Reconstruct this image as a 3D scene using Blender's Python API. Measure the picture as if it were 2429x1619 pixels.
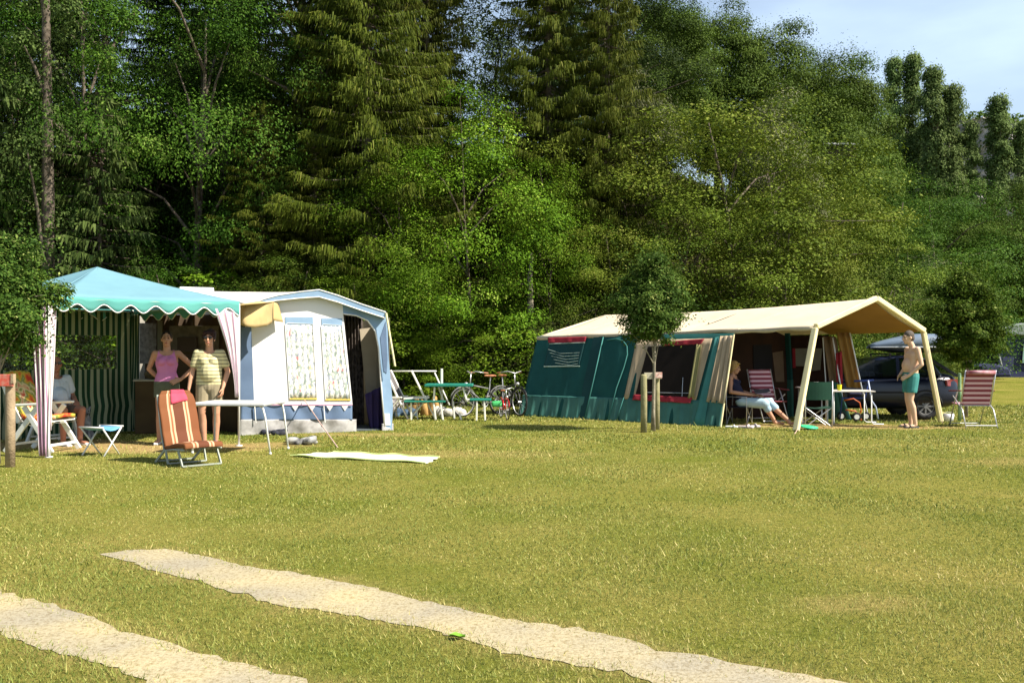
import bpy, bmesh, math, random
import numpy as np
from mathutils import Vector, Matrix
random.seed(7); RNG = np.random.default_rng(11)
R = math.radians
S = bpy.context.scene
COL = S.collection
for o in list(bpy.data.objects): bpy.data.objects.remove(o)

# ------------------------------------------------------------------ camera, sky, sun, exposure
F = 2200.0; CX = 1214.5; HOR = 835.0; EYE = 1.35; W0 = 2429.0
cam_d = bpy.data.cameras.new('camera'); cam = bpy.data.objects.new('camera', cam_d); COL.objects.link(cam)
cam_d.sensor_width = 36; cam_d.lens = 36 * F / W0; cam_d.clip_end = 3000; cam_d.clip_start = .05
cam_d.shift_y = (HOR - 809.5) / W0
cam.location = (0, 0, EYE); cam.rotation_euler = (R(90), 0, 0); S.camera = cam

SUN_EL, SUN_AZ = 46.0, -20.0        # azimuth measured from +X towards +Y (negative = towards the viewer)
sd = Vector((math.cos(R(SUN_EL)) * math.cos(R(SUN_AZ)), math.cos(R(SUN_EL)) * math.sin(R(SUN_AZ)), math.sin(R(SUN_EL))))
world = bpy.data.worlds.new('World'); S.world = world; world.use_nodes = True
wn = world.node_tree.nodes; wl = world.node_tree.links
bg = wn['Background']; sky = wn.new('ShaderNodeTexSky'); sky.sky_type = 'NISHITA'; sky.sun_disc = False
sky.sun_elevation = R(SUN_EL); sky.sun_rotation = R(90 - SUN_AZ); sky.air_density = 1.0; sky.dust_density = 1.2; sky.ozone_density = 1.0
bg.inputs['Strength'].default_value = 0.068
tc = wn.new('ShaderNodeTexCoord'); mp = wn.new('ShaderNodeMapping'); nz = wn.new('ShaderNodeTexNoise'); cr = wn.new('ShaderNodeValToRGB'); mx = wn.new('ShaderNodeMixRGB')
mp.inputs['Scale'].default_value = (1, 1, 3.5); nz.inputs['Scale'].default_value = 2.6; nz.inputs['Detail'].default_value = 6
cr.color_ramp.elements[0].position = .48; cr.color_ramp.elements[1].position = .8
cr.color_ramp.elements[0].color = (.20, .20, .20, 1); cr.color_ramp.elements[1].color = (.42, .42, .42, 1)
mx.inputs[2].default_value = (8.6, 10.6, 13.0, 1)
wl.new(tc.outputs['Generated'], mp.inputs[0]); wl.new(mp.outputs[0], nz.inputs[0]); wl.new(nz.outputs[0], cr.inputs[0])
sz = wn.new('ShaderNodeSeparateXYZ'); wl.new(tc.outputs['Generated'], sz.inputs[0]); hz = wn.new('ShaderNodeMapRange'); wl.new(sz.outputs[2], hz.inputs[0])
hz.inputs[1].default_value = .30; hz.inputs[2].default_value = .62; hz.inputs[3].default_value = 1.55; hz.inputs[4].default_value = .15
hm = wn.new('ShaderNodeMath'); hm.operation = 'MULTIPLY'; wl.new(cr.outputs[0], hm.inputs[0]); wl.new(hz.outputs[0], hm.inputs[1])
wl.new(hm.outputs[0], mx.inputs[0]); wl.new(sky.outputs[0], mx.inputs[1]); wl.new(mx.outputs[0], bg.inputs[0])
sl = bpy.data.lights.new('sun', 'SUN'); sl.energy = 4.9; sl.angle = R(.5); sl.color = (1, .93, .80)
so = bpy.data.objects.new('sun', sl); COL.objects.link(so); so.rotation_euler = sd.to_track_quat('Z', 'Y').to_euler()
S.view_settings.view_transform = 'Standard'; S.view_settings.look = 'None'; S.view_settings.gamma = 1
S.view_settings.exposure = 1.05

# ------------------------------------------------------------------ helpers
def U(px, py, Y): return Vector(((px - CX) * Y / F, Y, EYE - (py - HOR) * Y / F))
def G(px, py):
    Y = EYE * F / (py - HOR); return Vector(((px - CX) * Y / F, Y, 0))
def hit(px, py, P, N):
    d = Vector(((px - CX) / F, 1, -(py - HOR) / F)); o = Vector((0, 0, EYE))
    return o + d * ((P - o).dot(N) / d.dot(N))
def frame(d):
    d = d.normalized(); a = Vector((0, 0, 1)) if abs(d.z) < .9 else Vector((1, 0, 0))
    x = d.cross(a).normalized(); return x, x.cross(d).normalized()

def mat(name, c1, c2=None, scale=4, rough=.75, metal=0, bump=0, bscale=60, trans=0, spec=.3, detail=4):
    m = bpy.data.materials.new(name); m.use_nodes = True; n = m.node_tree.nodes; l = m.node_tree.links
    p = n['Principled BSDF']; p.inputs['Roughness'].default_value = rough; p.inputs['Metallic'].default_value = metal
    p.inputs['Specular IOR Level'].default_value = spec
    t = n.new('ShaderNodeTexCoord')
    if c2 is None: c2 = tuple(v * .82 for v in c1)
    a = n.new('ShaderNodeTexNoise'); a.inputs['Scale'].default_value = scale; a.inputs['Detail'].default_value = detail
    l.new(t.outputs['Object'], a.inputs[0])
    r = n.new('ShaderNodeValToRGB'); r.color_ramp.elements[0].position = .35; r.color_ramp.elements[1].position = .65
    r.color_ramp.elements[0].color = (*c2, 1); r.color_ramp.elements[1].color = (*c1, 1)
    l.new(a.outputs[0], r.inputs[0]); l.new(r.outputs[0], p.inputs['Base Color'])
    if bump:
        b = n.new('ShaderNodeBump'); b.inputs['Strength'].default_value = bump; b.inputs['Distance'].default_value = .01
        q = n.new('ShaderNodeTexNoise'); q.inputs['Scale'].default_value = bscale; q.inputs['Detail'].default_value = 3
        l.new(t.outputs['Object'], q.inputs[0]); l.new(q.outputs[0], b.inputs['Height']); l.new(b.outputs[0], p.inputs['Normal'])
    if trans: add_trans(m, r.outputs[0], trans)
    return m
def add_trans(m, col, f):
    n = m.node_tree.nodes; l = m.node_tree.links
    ts = n.new('ShaderNodeBsdfTranslucent'); mixs = n.new('ShaderNodeMixShader'); mixs.inputs[0].default_value = f
    l.new(col, ts.inputs[0]); l.new(n['Principled BSDF'].outputs[0], mixs.inputs[1]); l.new(ts.outputs[0], mixs.inputs[2])
    l.new(mixs.outputs[0], n['Material Output'].inputs[0])
def stripes(name, cols, axis=0, freq=10, src='uvp', rough=.8, trans=0, bump=0):
    """repeating bands of the given (width, colour) list along one axis"""
    m = bpy.data.materials.new(name); m.use_nodes = True; n = m.node_tree.nodes; l = m.node_tree.links
    p = n['Principled BSDF']; p.inputs['Roughness'].default_value = rough; p.inputs['Specular IOR Level'].default_value = .2
    if src == 'uvp':
        a = n.new('ShaderNodeAttribute'); a.attribute_name = 'uvp'; out = a.outputs['Vector']
    else:
        a = n.new('ShaderNodeTexCoord'); out = a.outputs['Object']
    sx = n.new('ShaderNodeSeparateXYZ'); l.new(out, sx.inputs[0])
    mu = n.new('ShaderNodeMath'); mu.operation = 'MULTIPLY'; mu.inputs[1].default_value = freq; l.new(sx.outputs[axis], mu.inputs[0])
    fr = n.new('ShaderNodeMath'); fr.operation = 'FRACT'; l.new(mu.outputs[0], fr.inputs[0])
    r = n.new('ShaderNodeValToRGB'); r.color_ramp.interpolation = 'CONSTANT'; e = r.color_ramp.elements
    pos = 0; tot = sum(w for w, c in cols)
    e[0].position = 0; e[0].color = (*cols[0][1], 1); e[1].position = cols[0][0] / tot; e[1].color = (*cols[1][1], 1)
    pos = (cols[0][0] + cols[1][0]) / tot
    for w, c in cols[2:]:
        k = e.new(pos); k.color = (*c, 1); pos += w / tot
    l.new(fr.outputs[0], r.inputs[0]); l.new(r.outputs[0], p.inputs['Base Color'])
    if trans: add_trans(m, r.outputs[0], trans)
    return m
def leafmat(name, stops, trans=.16, rough=.6, spec=.06):
    m = bpy.data.materials.new(name); m.use_nodes = True; n = m.node_tree.nodes; l = m.node_tree.links
    p = n['Principled BSDF']; p.inputs['Roughness'].default_value = rough; p.inputs['Specular IOR Level'].default_value = spec
    a = n.new('ShaderNodeAttribute'); a.attribute_name = 'rnd'
    r = n.new('ShaderNodeValToRGB'); e = r.color_ramp.elements
    e[0].position = stops[0][0]; e[0].color = (*stops[0][1], 1); e[1].position = stops[1][0]; e[1].color = (*stops[1][1], 1)
    for q, c in stops[2:]:
        k = e.new(q); k.color = (*c, 1)
    oi = n.new('ShaderNodeObjectInfo'); hs = n.new('ShaderNodeHueSaturation')
    mr = n.new('ShaderNodeMapRange'); mr.inputs[3].default_value = .8; mr.inputs[4].default_value = 1.2
    mh = n.new('ShaderNodeMapRange'); mh.inputs[3].default_value = .488; mh.inputs[4].default_value = .51
    l.new(a.outputs['Fac'], r.inputs[0]); l.new(oi.outputs['Random'], mr.inputs[0]); l.new(oi.outputs['Random'], mh.inputs[0])
    l.new(r.outputs[0], hs.inputs['Color']); l.new(mr.outputs[0], hs.inputs['Value']); l.new(mh.outputs[0], hs.inputs['Hue'])
    l.new(hs.outputs[0], p.inputs['Base Color']); add_trans(m, hs.outputs[0], trans)
    return m

def tag(o, label=None, cat=None, group=None, kind=None):
    if label: o['label'] = label
    if cat: o['category'] = cat
    if group: o['group'] = group
    if kind: o['kind'] = kind
    return o
def empty(name, loc, label, cat, group=None, rz=0):
    o = bpy.data.objects.new(name, None); COL.objects.link(o); o.location = loc; o.rotation_euler[2] = rz
    o.empty_display_size = .2
    return tag(o, label, cat, group)
def place(o, loc, rz=0, sc=1):
    o.location = loc; o.rotation_euler[2] = rz; o.scale = (sc, sc, sc)
def copy_tree(o, parent=None):
    c = o.copy(); COL.objects.link(c); c.parent = parent
    for ch in o.children: copy_tree(ch, c)
    return c
def par(o, p):
    if p is not None:
        o.parent = p
        base = Vector(p.location)
        q = p.parent
        while q is not None: base += Vector(q.location); q = q.parent
        if p.type == 'EMPTY': o.matrix_parent_inverse = Matrix.Translation(-base)
    return o

class MB:
    def __init__(s): s.v = []; s.f = []; s.uv = []
    def add(s, vs, fs, uv=None):
        b = len(s.v); s.v += [tuple(v) for v in vs]; s.f += [tuple(i + b for i in f) for f in fs]
        s.uv += uv if uv else [(0, 0)] * len(vs); return s
    def box(s, c, size, rz=0, rx=0, ry=0):
        M = Matrix.Translation(Vector(c)) @ Matrix.Rotation(rz, 4, 'Z') @ Matrix.Rotation(ry, 4, 'Y') @ Matrix.Rotation(rx, 4, 'X')
        x, y, z = [k / 2 for k in size]
        vs = [M @ Vector((i * x, j * y, k * z)) for i in (-1, 1) for j in (-1, 1) for k in (-1, 1)]
        return s.add(vs, [(0, 1, 3, 2), (4, 6, 7, 5), (0, 4, 5, 1), (2, 3, 7, 6), (0, 2, 6, 4), (1, 5, 7, 3)])
    def bar(s, p, q, w, h, up=(0, 0, 1)):
        p = Vector(p); q = Vector(q); d = (q - p).normalized(); u = Vector(up)
        x = d.cross(u)
        if x.length < 1e-4: x = d.cross(Vector((0, 1, 0)))
        x.normalize(); y = x.cross(d).normalized()
        vs = [a + x * (i * w / 2) + y * (j * h / 2) for a in (p, q) for i, j in ((-1, -1), (1, -1), (1, 1), (-1, 1))]
        return s.add(vs, [(0, 3, 2, 1), (4, 5, 6, 7), (0, 1, 5, 4), (1, 2, 6, 5), (2, 3, 7, 6), (3, 0, 4, 7)])
    def tube(s, pts, r, n=8, r2=None, cap=True):
        pts = [Vector(p) for p in pts]; m = len(pts)
        rs = r if isinstance(r, (list, tuple)) else ([r + ((r2 if r2 is not None else r) - r) * i / (m - 1) for i in range(m)])
        vs = []; fs = []; x = None
        for i, p in enumerate(pts):
            d = (pts[min(i + 1, m - 1)] - pts[max(i - 1, 0)])
            if d.length < 1e-9: d = Vector((0, 0, 1))
            d.normalize()
            if x is None: x, y = frame(d)
            else:
                x = (x - d * x.dot(d)); 
                if x.length < 1e-5: x, y = frame(d)
                x.normalize(); y = x.cross(d)
            for k in range(n):
                a = 2 * math.pi * k / n; vs.append(p + (x * math.cos(a) + y * math.sin(a)) * rs[i])
        for i in range(m - 1):
            for k in range(n): fs.append((i * n + k, i * n + (k + 1) % n, (i + 1) * n + (k + 1) % n, (i + 1) * n + k))
        if cap: fs.append(tuple(range(n))); fs.append(tuple((m - 1) * n + k for k in range(n))[::-1])
        return s.add(vs, fs)
    def ell(s, c, rad, n=12, m=8, rot=None):
        vs = []; fs = []; c = Vector(c)
        for i in range(m + 1):
            t = math.pi * i / m
            for k in range(n):
                a = 2 * math.pi * k / n
                p = Vector((rad[0] * math.sin(t) * math.cos(a), rad[1] * math.sin(t) * math.sin(a), rad[2] * math.cos(t)))
                if rot is not None: p = rot @ p
                vs.append(c + p)
        for i in range(m):
            for k in range(n): fs.append((i * n + k, (i + 1) * n + k, (i + 1) * n + (k + 1) % n, i * n + (k + 1) % n))
        return s.add(vs, fs)
    def cap(s, p, r0, q, r1, n=12):
        p = Vector(p); q = Vector(q); d = q - p; L = max(d.length, 1e-6); d = d / L
        pts = []; rs = []
        for i in range(4):
            t = math.pi / 2 * (1 - i / 4); pts.append(p - d * r0 * math.sin(t)); rs.append(max(r0 * math.cos(t), r0 * .03))
        pts.append(p); rs.append(r0); pts.append(q); rs.append(r1)
        for i in range(1, 5):
            t = math.pi / 2 * (i / 4); pts.append(q + d * r1 * math.sin(t)); rs.append(max(r1 * math.cos(t), r1 * .03))
        return s.tube(pts, rs, n)
    def sheet(s, fn, nu, nv):
        vs = []; uv = []; fs = []
        for j in range(nv + 1):
            for i in range(nu + 1):
                u = i / nu; v = j / nv; vs.append(fn(u, v)); uv.append((u, v))
        for j in range(nv):
            for i in range(nu):
                a = j * (nu + 1) + i; fs.append((a, a + 1, a + nu + 2, a + nu + 1))
        return s.add(vs, fs, uv)
    def poly(s, pts, off=None):
        pts = [Vector(p) for p in pts]
        if off is not None: pts = [p + off for p in pts]
        return s.add(pts, [tuple(range(len(pts)))])
    def prism(s, pts, ext):
        pts = [Vector(p) for p in pts]; n = len(pts); e = Vector(ext)
        return s.add(pts + [p + e for p in pts], [tuple(range(n))[::-1], tuple(range(n, 2 * n))] + [(i, (i + 1) % n, n + (i + 1) % n, n + i) for i in range(n)])
    def ring(s, c, ax, R0, r, n=32, m=8):
        c = Vector(c); x, y = frame(Vector(ax)); vs = []; fs = []; ax = Vector(ax).normalized()
        for i in range(n):
            a = 2 * math.pi * i / n; d = x * math.cos(a) + y * math.sin(a)
            for k in range(m):
                b = 2 * math.pi * k / m; vs.append(c + d * (R0 + r * math.cos(b)) + ax * (r * math.sin(b)))
        for i in range(n):
            for k in range(m): fs.append((i * m + k, ((i + 1) % n) * m + k, ((i + 1) % n) * m + (k + 1) % m, i * m + (k + 1) % m))
        return s.add(vs, fs)
    def mesh(s, name, m=None, smooth=False):
        me = bpy.data.meshes.new(name); me.from_pydata(s.v, [], s.f); me.update()
        at = me.attributes.new('uvp', 'FLOAT_VECTOR', 'POINT')
        at.data.foreach_set('vector', np.array([(a, b, 0) for a, b in s.uv], dtype=np.float32).ravel())
        if m: me.materials.append(m)
        bm = bmesh.new(); bm.from_mesh(me); bmesh.ops.recalc_face_normals(bm, faces=bm.faces); bm.to_mesh(me); bm.free()
        if smooth: me.polygons.foreach_set('use_smooth', [True] * len(me.polygons))
        return me
    def build(s, name, m, parent=None, smooth=False, solid=0, bevel=0, subd=0):
        o = bpy.data.objects.new(name, s.mesh(name, m, smooth)); COL.objects.link(o); par(o, parent)
        if solid:
            k = o.modifiers.new('thickness', 'SOLIDIFY'); k.thickness = solid; k.offset = 0
        if bevel:
            k = o.modifiers.new('bevel', 'BEVEL'); k.width = bevel; k.segments = 2; k.limit_method = 'ANGLE'
        if subd:
            k = o.modifiers.new('subd', 'SUBSURF'); k.levels = subd; k.render_levels = subd
        return o

def bake_remesh(mb, name, m, parent, voxel=.008, smooth=2, cuts=(), holes=()):
    me = mb.mesh(name, m); o = bpy.data.objects.new(name, me); COL.objects.link(o)
    k = o.modifiers.new('r', 'REMESH'); k.mode = 'VOXEL'; k.voxel_size = voxel
    if smooth:
        k = o.modifiers.new('s', 'SMOOTH'); k.iterations = smooth; k.factor = .5
    bpy.context.view_layer.update()
    dg = bpy.context.evaluated_depsgraph_get()
    me2 = bpy.data.meshes.new_from_object(o.evaluated_get(dg)); me2.name = name
    o.modifiers.clear(); o.data = me2; bpy.data.meshes.remove(me)
    if not me2.materials: me2.materials.append(m)
    if cuts:
        bm = bmesh.new(); bm.from_mesh(me2)
        for co, no in cuts:
            bmesh.ops.bisect_plane(bm, geom=bm.verts[:] + bm.edges[:] + bm.faces[:], plane_co=co, plane_no=no, clear_outer=True)
        bm.to_mesh(me2); bm.free()
    if holes:
        bm = bmesh.new(); bm.from_mesh(me2); dl = [v for v in bm.verts if any((v.co - Vector(c)).length < r_ for c, r_ in holes)]; bmesh.ops.delete(bm, geom=dl, context='VERTS'); bm.to_mesh(me2); bm.free()
    me2.polygons.foreach_set('use_smooth', [True] * len(me2.polygons))
    par(o, parent); return o

# ------------------------------------------------------------------ materials
WHITE = mat('white_paint', (.78, .78, .76), (.66, .66, .64), rough=.4)
METAL = mat('aluminium', (.62, .62, .62), (.5, .5, .5), rough=.35, metal=.6)
BLACK = mat('black_rubber', (.02, .02, .022), rough=.7)
TANF = mat('tan_canvas', (.62, .50, .31), (.54, .43, .27), rough=.9, bump=.3, bscale=300, trans=.25)
CREAM = mat('cream_roof_canvas', (.74, .63, .46), (.66, .56, .40), scale=1.3, rough=.9, bump=.8, bscale=4, trans=.14)
CREAMP = mat('cream_pole_sleeve', (.80, .70, .40), (.72, .62, .36), rough=.8)

# ------------------------------------------------------------------ ground, tracks, hill
def hill_edge(x): return np.interp(x, [-60, -10, 7, 12, 26, 60, 140], [23.8, 24.2, 24.8, 32, 57, 66, 80])
def ground_z(x, y):
    x = np.asarray(x, float); y = np.asarray(y, float); d = np.clip(y - hill_edge(x), 0, None)
    h = np.where(d < 5, .11 * d * d / 2, .11 * 12.5 + .55 * (d - 5)); h = np.where(h > 11, 11 + (h - 11) * .12, h)
    dip = -.12 * np.clip((x - 5.5) / 2, 0, 1) * np.clip((y - 17.6) / 2, 0, 1) * np.clip((45 - y) / 15, 0, 1)
    return h + dip + .04 * np.sin(x * .9 + 1) * np.clip(d, 0, 1)
def gz(x, y): return float(ground_z(x, y))

def px_poly(pts): return np.array([[G(a, b).x, G(a, b).y] for a, b in pts])
t1_top = [(230, 1316), (262, 1310), (300, 1305), (380, 1302), (500, 1320), (560, 1338), (700, 1358), (850, 1390), (1000, 1425), (1200, 1465), (1425, 1501), (1566, 1543), (1722, 1569), (1879, 1595), (1983, 1616), (2300, 1700), (2700, 1830)]
t1_bot = [(306, 1330), (357, 1355), (469, 1378), (586, 1409), (653, 1432), (765, 1450), (867, 1470), (1020, 1493), (1200, 1547), (1409, 1580), (1513, 1606), (1800, 1690), (2200, 1860)]
t2_top = [(-700, 1262), (-350, 1325), (0, 1399), (51, 1419), (133, 1437), (219, 1465), (296, 1496), (398, 1521), (484, 1552), (602, 1582), (714, 1615), (950, 1700), (1300, 1860)]
t2_bot = [(-700, 1330), (-350, 1410), (0, 1496), (46, 1519), (112, 1547), (194, 1562), (275, 1588), (326, 1619), (500, 1720), (700, 1860)]
def ragged(a, amp=.035, step=.06):
    out = []
    for i in range(len(a) - 1):
        n = max(1, int(np.linalg.norm(a[i + 1] - a[i]) / step))
        for k in range(n): out.append(a[i] + (a[i + 1] - a[i]) * k / n)
    out.append(a[-1]); out = np.array(out)
    return out + RNG.normal(0, amp * .4, out.shape) + amp * .25 * np.sin(np.cumsum(np.ones((len(out), 2)), 0) * .21)
TR = []
for top, bot in ((t1_top, t1_bot), (t2_top, t2_bot)):
    TR.append(np.vstack([ragged(px_poly(top)), ragged(px_poly(bot))[::-1]]))
def inside(P, poly):
    x, y = P[:, 0], P[:, 1]; c = np.zeros(len(P), bool); n = len(poly); j = n - 1
    for i in range(n):
        xi, yi = poly[i]; xj, yj = poly[j]
        if yi != yj:
            c ^= ((yi > y) != (yj > y)) & (x < (xj - xi) * (y - yi) / (yj - yi) + xi)
        j = i
    return c
WEAR = [(-5.2, 13.2, 1.7, .75), (-6.7, 13.6, 1.3, .8), (-3.8, 13.4, .9, .5), (5.6, 17.0, 1.4, .6), (7.0, 16.6, 1.2, .35), (8.6, 19.6, 1.6, .6), (-2.4, 15.2, 1.6, .35), (1.6, 18.6, .8, .3),
        (1.9, 5.0, .35, .2), (-.6, 12.3, 1.5, .4), (7.5, 11.5, 2.2, .5)]
WW = [1, 1, .7, 1, .8, .6, .5, .4, .35, .3, .3]
def wear(P):
    w = np.zeros(len(P))
    for (cx, cy, rx, ry), k in zip(WEAR, WW):
        d = ((P[:, 0] - cx) / rx) ** 2 + ((P[:, 1] - cy) / ry) ** 2
        w = np.maximum(w, k * np.clip(1.5 - d + .45 * np.sin(P[:, 0] * 5.1 + np.sin(P[:, 1] * 7)) * np.cos(P[:, 1] * 6.3 + 1), 0, 1))
    near = (P[:, 1] < 8) & (P[:, 1] > 2)
    if near.any():
        Q = P[near]; m = np.zeros(len(Q))
        for dx, dy in ((.1, 0), (-.1, 0), (0, .1), (0, -.1), (.05, .05), (-.05, -.05)):
            q = Q + [dx, dy]; m += (inside(q, TR[0]) | inside(q, TR[1])) / 6
        w[near] = np.maximum(w[near], .75 * m)
    return w

GM = bpy.data.materials.new('lawn_soil'); GM.use_nodes = True
n = GM.node_tree.nodes; l = GM.node_tree.links; p = n['Principled BSDF']; p.inputs['Roughness'].default_value = 1; p.inputs['Specular IOR Level'].default_value = 0
t = n.new('ShaderNodeTexCoord'); a = n.new('ShaderNodeTexNoise'); a.inputs['Scale'].default_value = .55; a.inputs['Detail'].default_value = 8; a.inputs['Roughness'].default_value = .65
a2 = n.new('ShaderNodeTexNoise'); a2.inputs['Scale'].default_value = 22; a2.inputs['Detail'].default_value = 6; a2.inputs['Roughness'].default_value = .75
l.new(t.outputs['Object'], a.inputs[0]); l.new(t.outputs['Object'], a2.inputs[0])
r1 = n.new('ShaderNodeValToRGB'); e = r1.color_ramp.elements; e[0].position = .36; e[0].color = (.175, .205, .038, 1); e[1].position = .66; e[1].color = (.31, .28, .085, 1)
r2 = n.new('ShaderNodeValToRGB'); e = r2.color_ramp.elements; e[0].position = .3; e[0].color = (.42, .46, .36, 1); e[1].position = .7; e[1].color = (1.1, 1.0, .9, 1)
mu = n.new('ShaderNodeMixRGB'); mu.blend_type = 'MULTIPLY'; mu.inputs[0].default_value = 1
at = n.new('ShaderNodeAttribute'); at.attribute_name = 'wear'; m2 = n.new('ShaderNodeMixRGB'); m2.inputs[2].default_value = (.40, .27, .13, 1)
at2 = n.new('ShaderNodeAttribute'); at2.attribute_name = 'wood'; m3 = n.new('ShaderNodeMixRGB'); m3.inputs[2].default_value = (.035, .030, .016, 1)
wm = n.new('ShaderNodeMath'); wm.operation = 'MULTIPLY'; l.new(at.outputs['Fac'], wm.inputs[0]); wr = n.new('ShaderNodeMapRange'); wr.inputs[1].default_value = .35; wr.inputs[2].default_value = .6; l.new(a2.outputs[0], wr.inputs[0]); wr.inputs[3].default_value = .35
l.new(wr.outputs[0], wm.inputs[1])
l.new(a.outputs[0], r1.inputs[0]); l.new(a2.outputs[0], r2.inputs[0]); l.new(r1.outputs[0], mu.inputs[1]); l.new(r2.outputs[0], mu.inputs[2])
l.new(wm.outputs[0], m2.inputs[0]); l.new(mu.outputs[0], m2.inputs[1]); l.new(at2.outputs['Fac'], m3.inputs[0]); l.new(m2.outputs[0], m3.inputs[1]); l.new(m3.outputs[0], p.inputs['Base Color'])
bp = n.new('ShaderNodeBump'); bp.inputs['Strength'].default_value = .9; bp.inputs['Distance'].default_value = .03; l.new(a2.outputs[0], bp.inputs['Height']); l.new(bp.outputs[0], p.inputs['Normal'])

def add_ground():
    xs = np.unique(np.concatenate([np.linspace(-400, -40, 10), np.linspace(-40, -14, 27), np.arange(-14, 14.01, .16), np.linspace(14, 60, 47), np.linspace(60, 500, 12)]))
    ys = np.unique(np.concatenate([np.linspace(-60, 2, 8), np.arange(2, 26, .16), np.linspace(26, 90, 65), np.linspace(90, 900, 14)]))
    X, Y = np.meshgrid(xs, ys); Z = ground_z(X, Y); nx, ny = len(xs), len(ys)
    v = np.stack([X, Y, Z], -1).reshape(-1, 3)
    i, j = np.meshgrid(np.arange(nx - 1), np.arange(ny - 1)); a = (j * nx + i).ravel()
    f = np.stack([a, a + 1, a + nx + 1, a + nx], 1)
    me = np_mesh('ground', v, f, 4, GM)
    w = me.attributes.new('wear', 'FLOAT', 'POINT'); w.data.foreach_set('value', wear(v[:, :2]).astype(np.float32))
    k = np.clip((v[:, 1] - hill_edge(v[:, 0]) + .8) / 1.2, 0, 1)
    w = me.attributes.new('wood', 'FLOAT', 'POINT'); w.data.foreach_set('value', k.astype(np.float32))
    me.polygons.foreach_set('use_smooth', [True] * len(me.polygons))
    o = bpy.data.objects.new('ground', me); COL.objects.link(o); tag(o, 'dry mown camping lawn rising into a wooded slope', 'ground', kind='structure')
def np_mesh(name, v, f, k, m, rnd=None):
    me = bpy.data.meshes.new(name); v = np.asarray(v, np.float32); f = np.asarray(f, np.int32)
    me.vertices.add(len(v)); me.vertices.foreach_set('co', v.ravel())
    me.loops.add(f.size); me.loops.foreach_set('vertex_index', f.ravel())
    me.polygons.add(len(f)); me.polygons.foreach_set('loop_start', np.arange(0, f.size, k, dtype=np.int32))
    me.update(calc_edges=True)
    if m: me.materials.append(m)
    if rnd is not None:
        a = me.attributes.new('rnd', 'FLOAT', 'POINT'); a.data.foreach_set('value', np.asarray(rnd, np.float32))
    return me
add_ground()

GRAVEL = mat('pale_gravel', (.44, .375, .225), (.33, .295, .22), scale=1.6, rough=1, bump=.5, bscale=70, spec=.05, detail=12)
_n = GRAVEL.node_tree.nodes; _l = GRAVEL.node_tree.links
_v = _n.new('ShaderNodeTexNoise'); _v.inputs['Scale'].default_value = 38; _v.inputs['Detail'].default_value = 8; _v.inputs['Roughness'].default_value = .8
_c = _n.new('ShaderNodeTexCoord'); _l.new(_c.outputs['Object'], _v.inputs[0]); _r = _n.new('ShaderNodeValToRGB')
_r.color_ramp.elements[0].position = .38; _r.color_ramp.elements[0].color = (.60, .54, .44, 1); _r.color_ramp.elements[1].position = .52; _r.color_ramp.elements[1].color = (1, 1, 1, 1)
_m = _n.new('ShaderNodeMixRGB'); _m.blend_type = 'MULTIPLY'; _m.inputs[0].default_value = 1
_src = _n['Principled BSDF'].inputs['Base Color'].links[0].from_socket
_l.new(_v.outputs[0], _r.inputs[0]); _l.new(_src, _m.inputs[1]); _l.new(_r.outputs[0], _m.inputs[2]); _l.new(_m.outputs[0], _n['Principled BSDF'].inputs['Base Color'])
for k, poly in enumerate(TR):
    bm = bmesh.new(); vs = [bm.verts.new((x, y, .004)) for x, y in poly]; es = [bm.edges.new((vs[i], vs[(i + 1) % len(vs)])) for i in range(len(vs))]
    bmesh.ops.triangle_fill(bm, use_beauty=True, edges=es, normal=(0, 0, 1))
    for f in bm.faces:
        if f.normal.z < 0: f.normal_flip()
    me = bpy.data.meshes.new('gravel_path'); bm.to_mesh(me); bm.free(); me.materials.append(GRAVEL)
    o = bpy.data.objects.new('gravel_path', me); COL.objects.link(o)
    tag(o, ['far wheel track of pale gravel crossing the lawn', 'near wheel track of pale gravel in the bottom left corner'][k], 'path', kind='structure')

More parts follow.
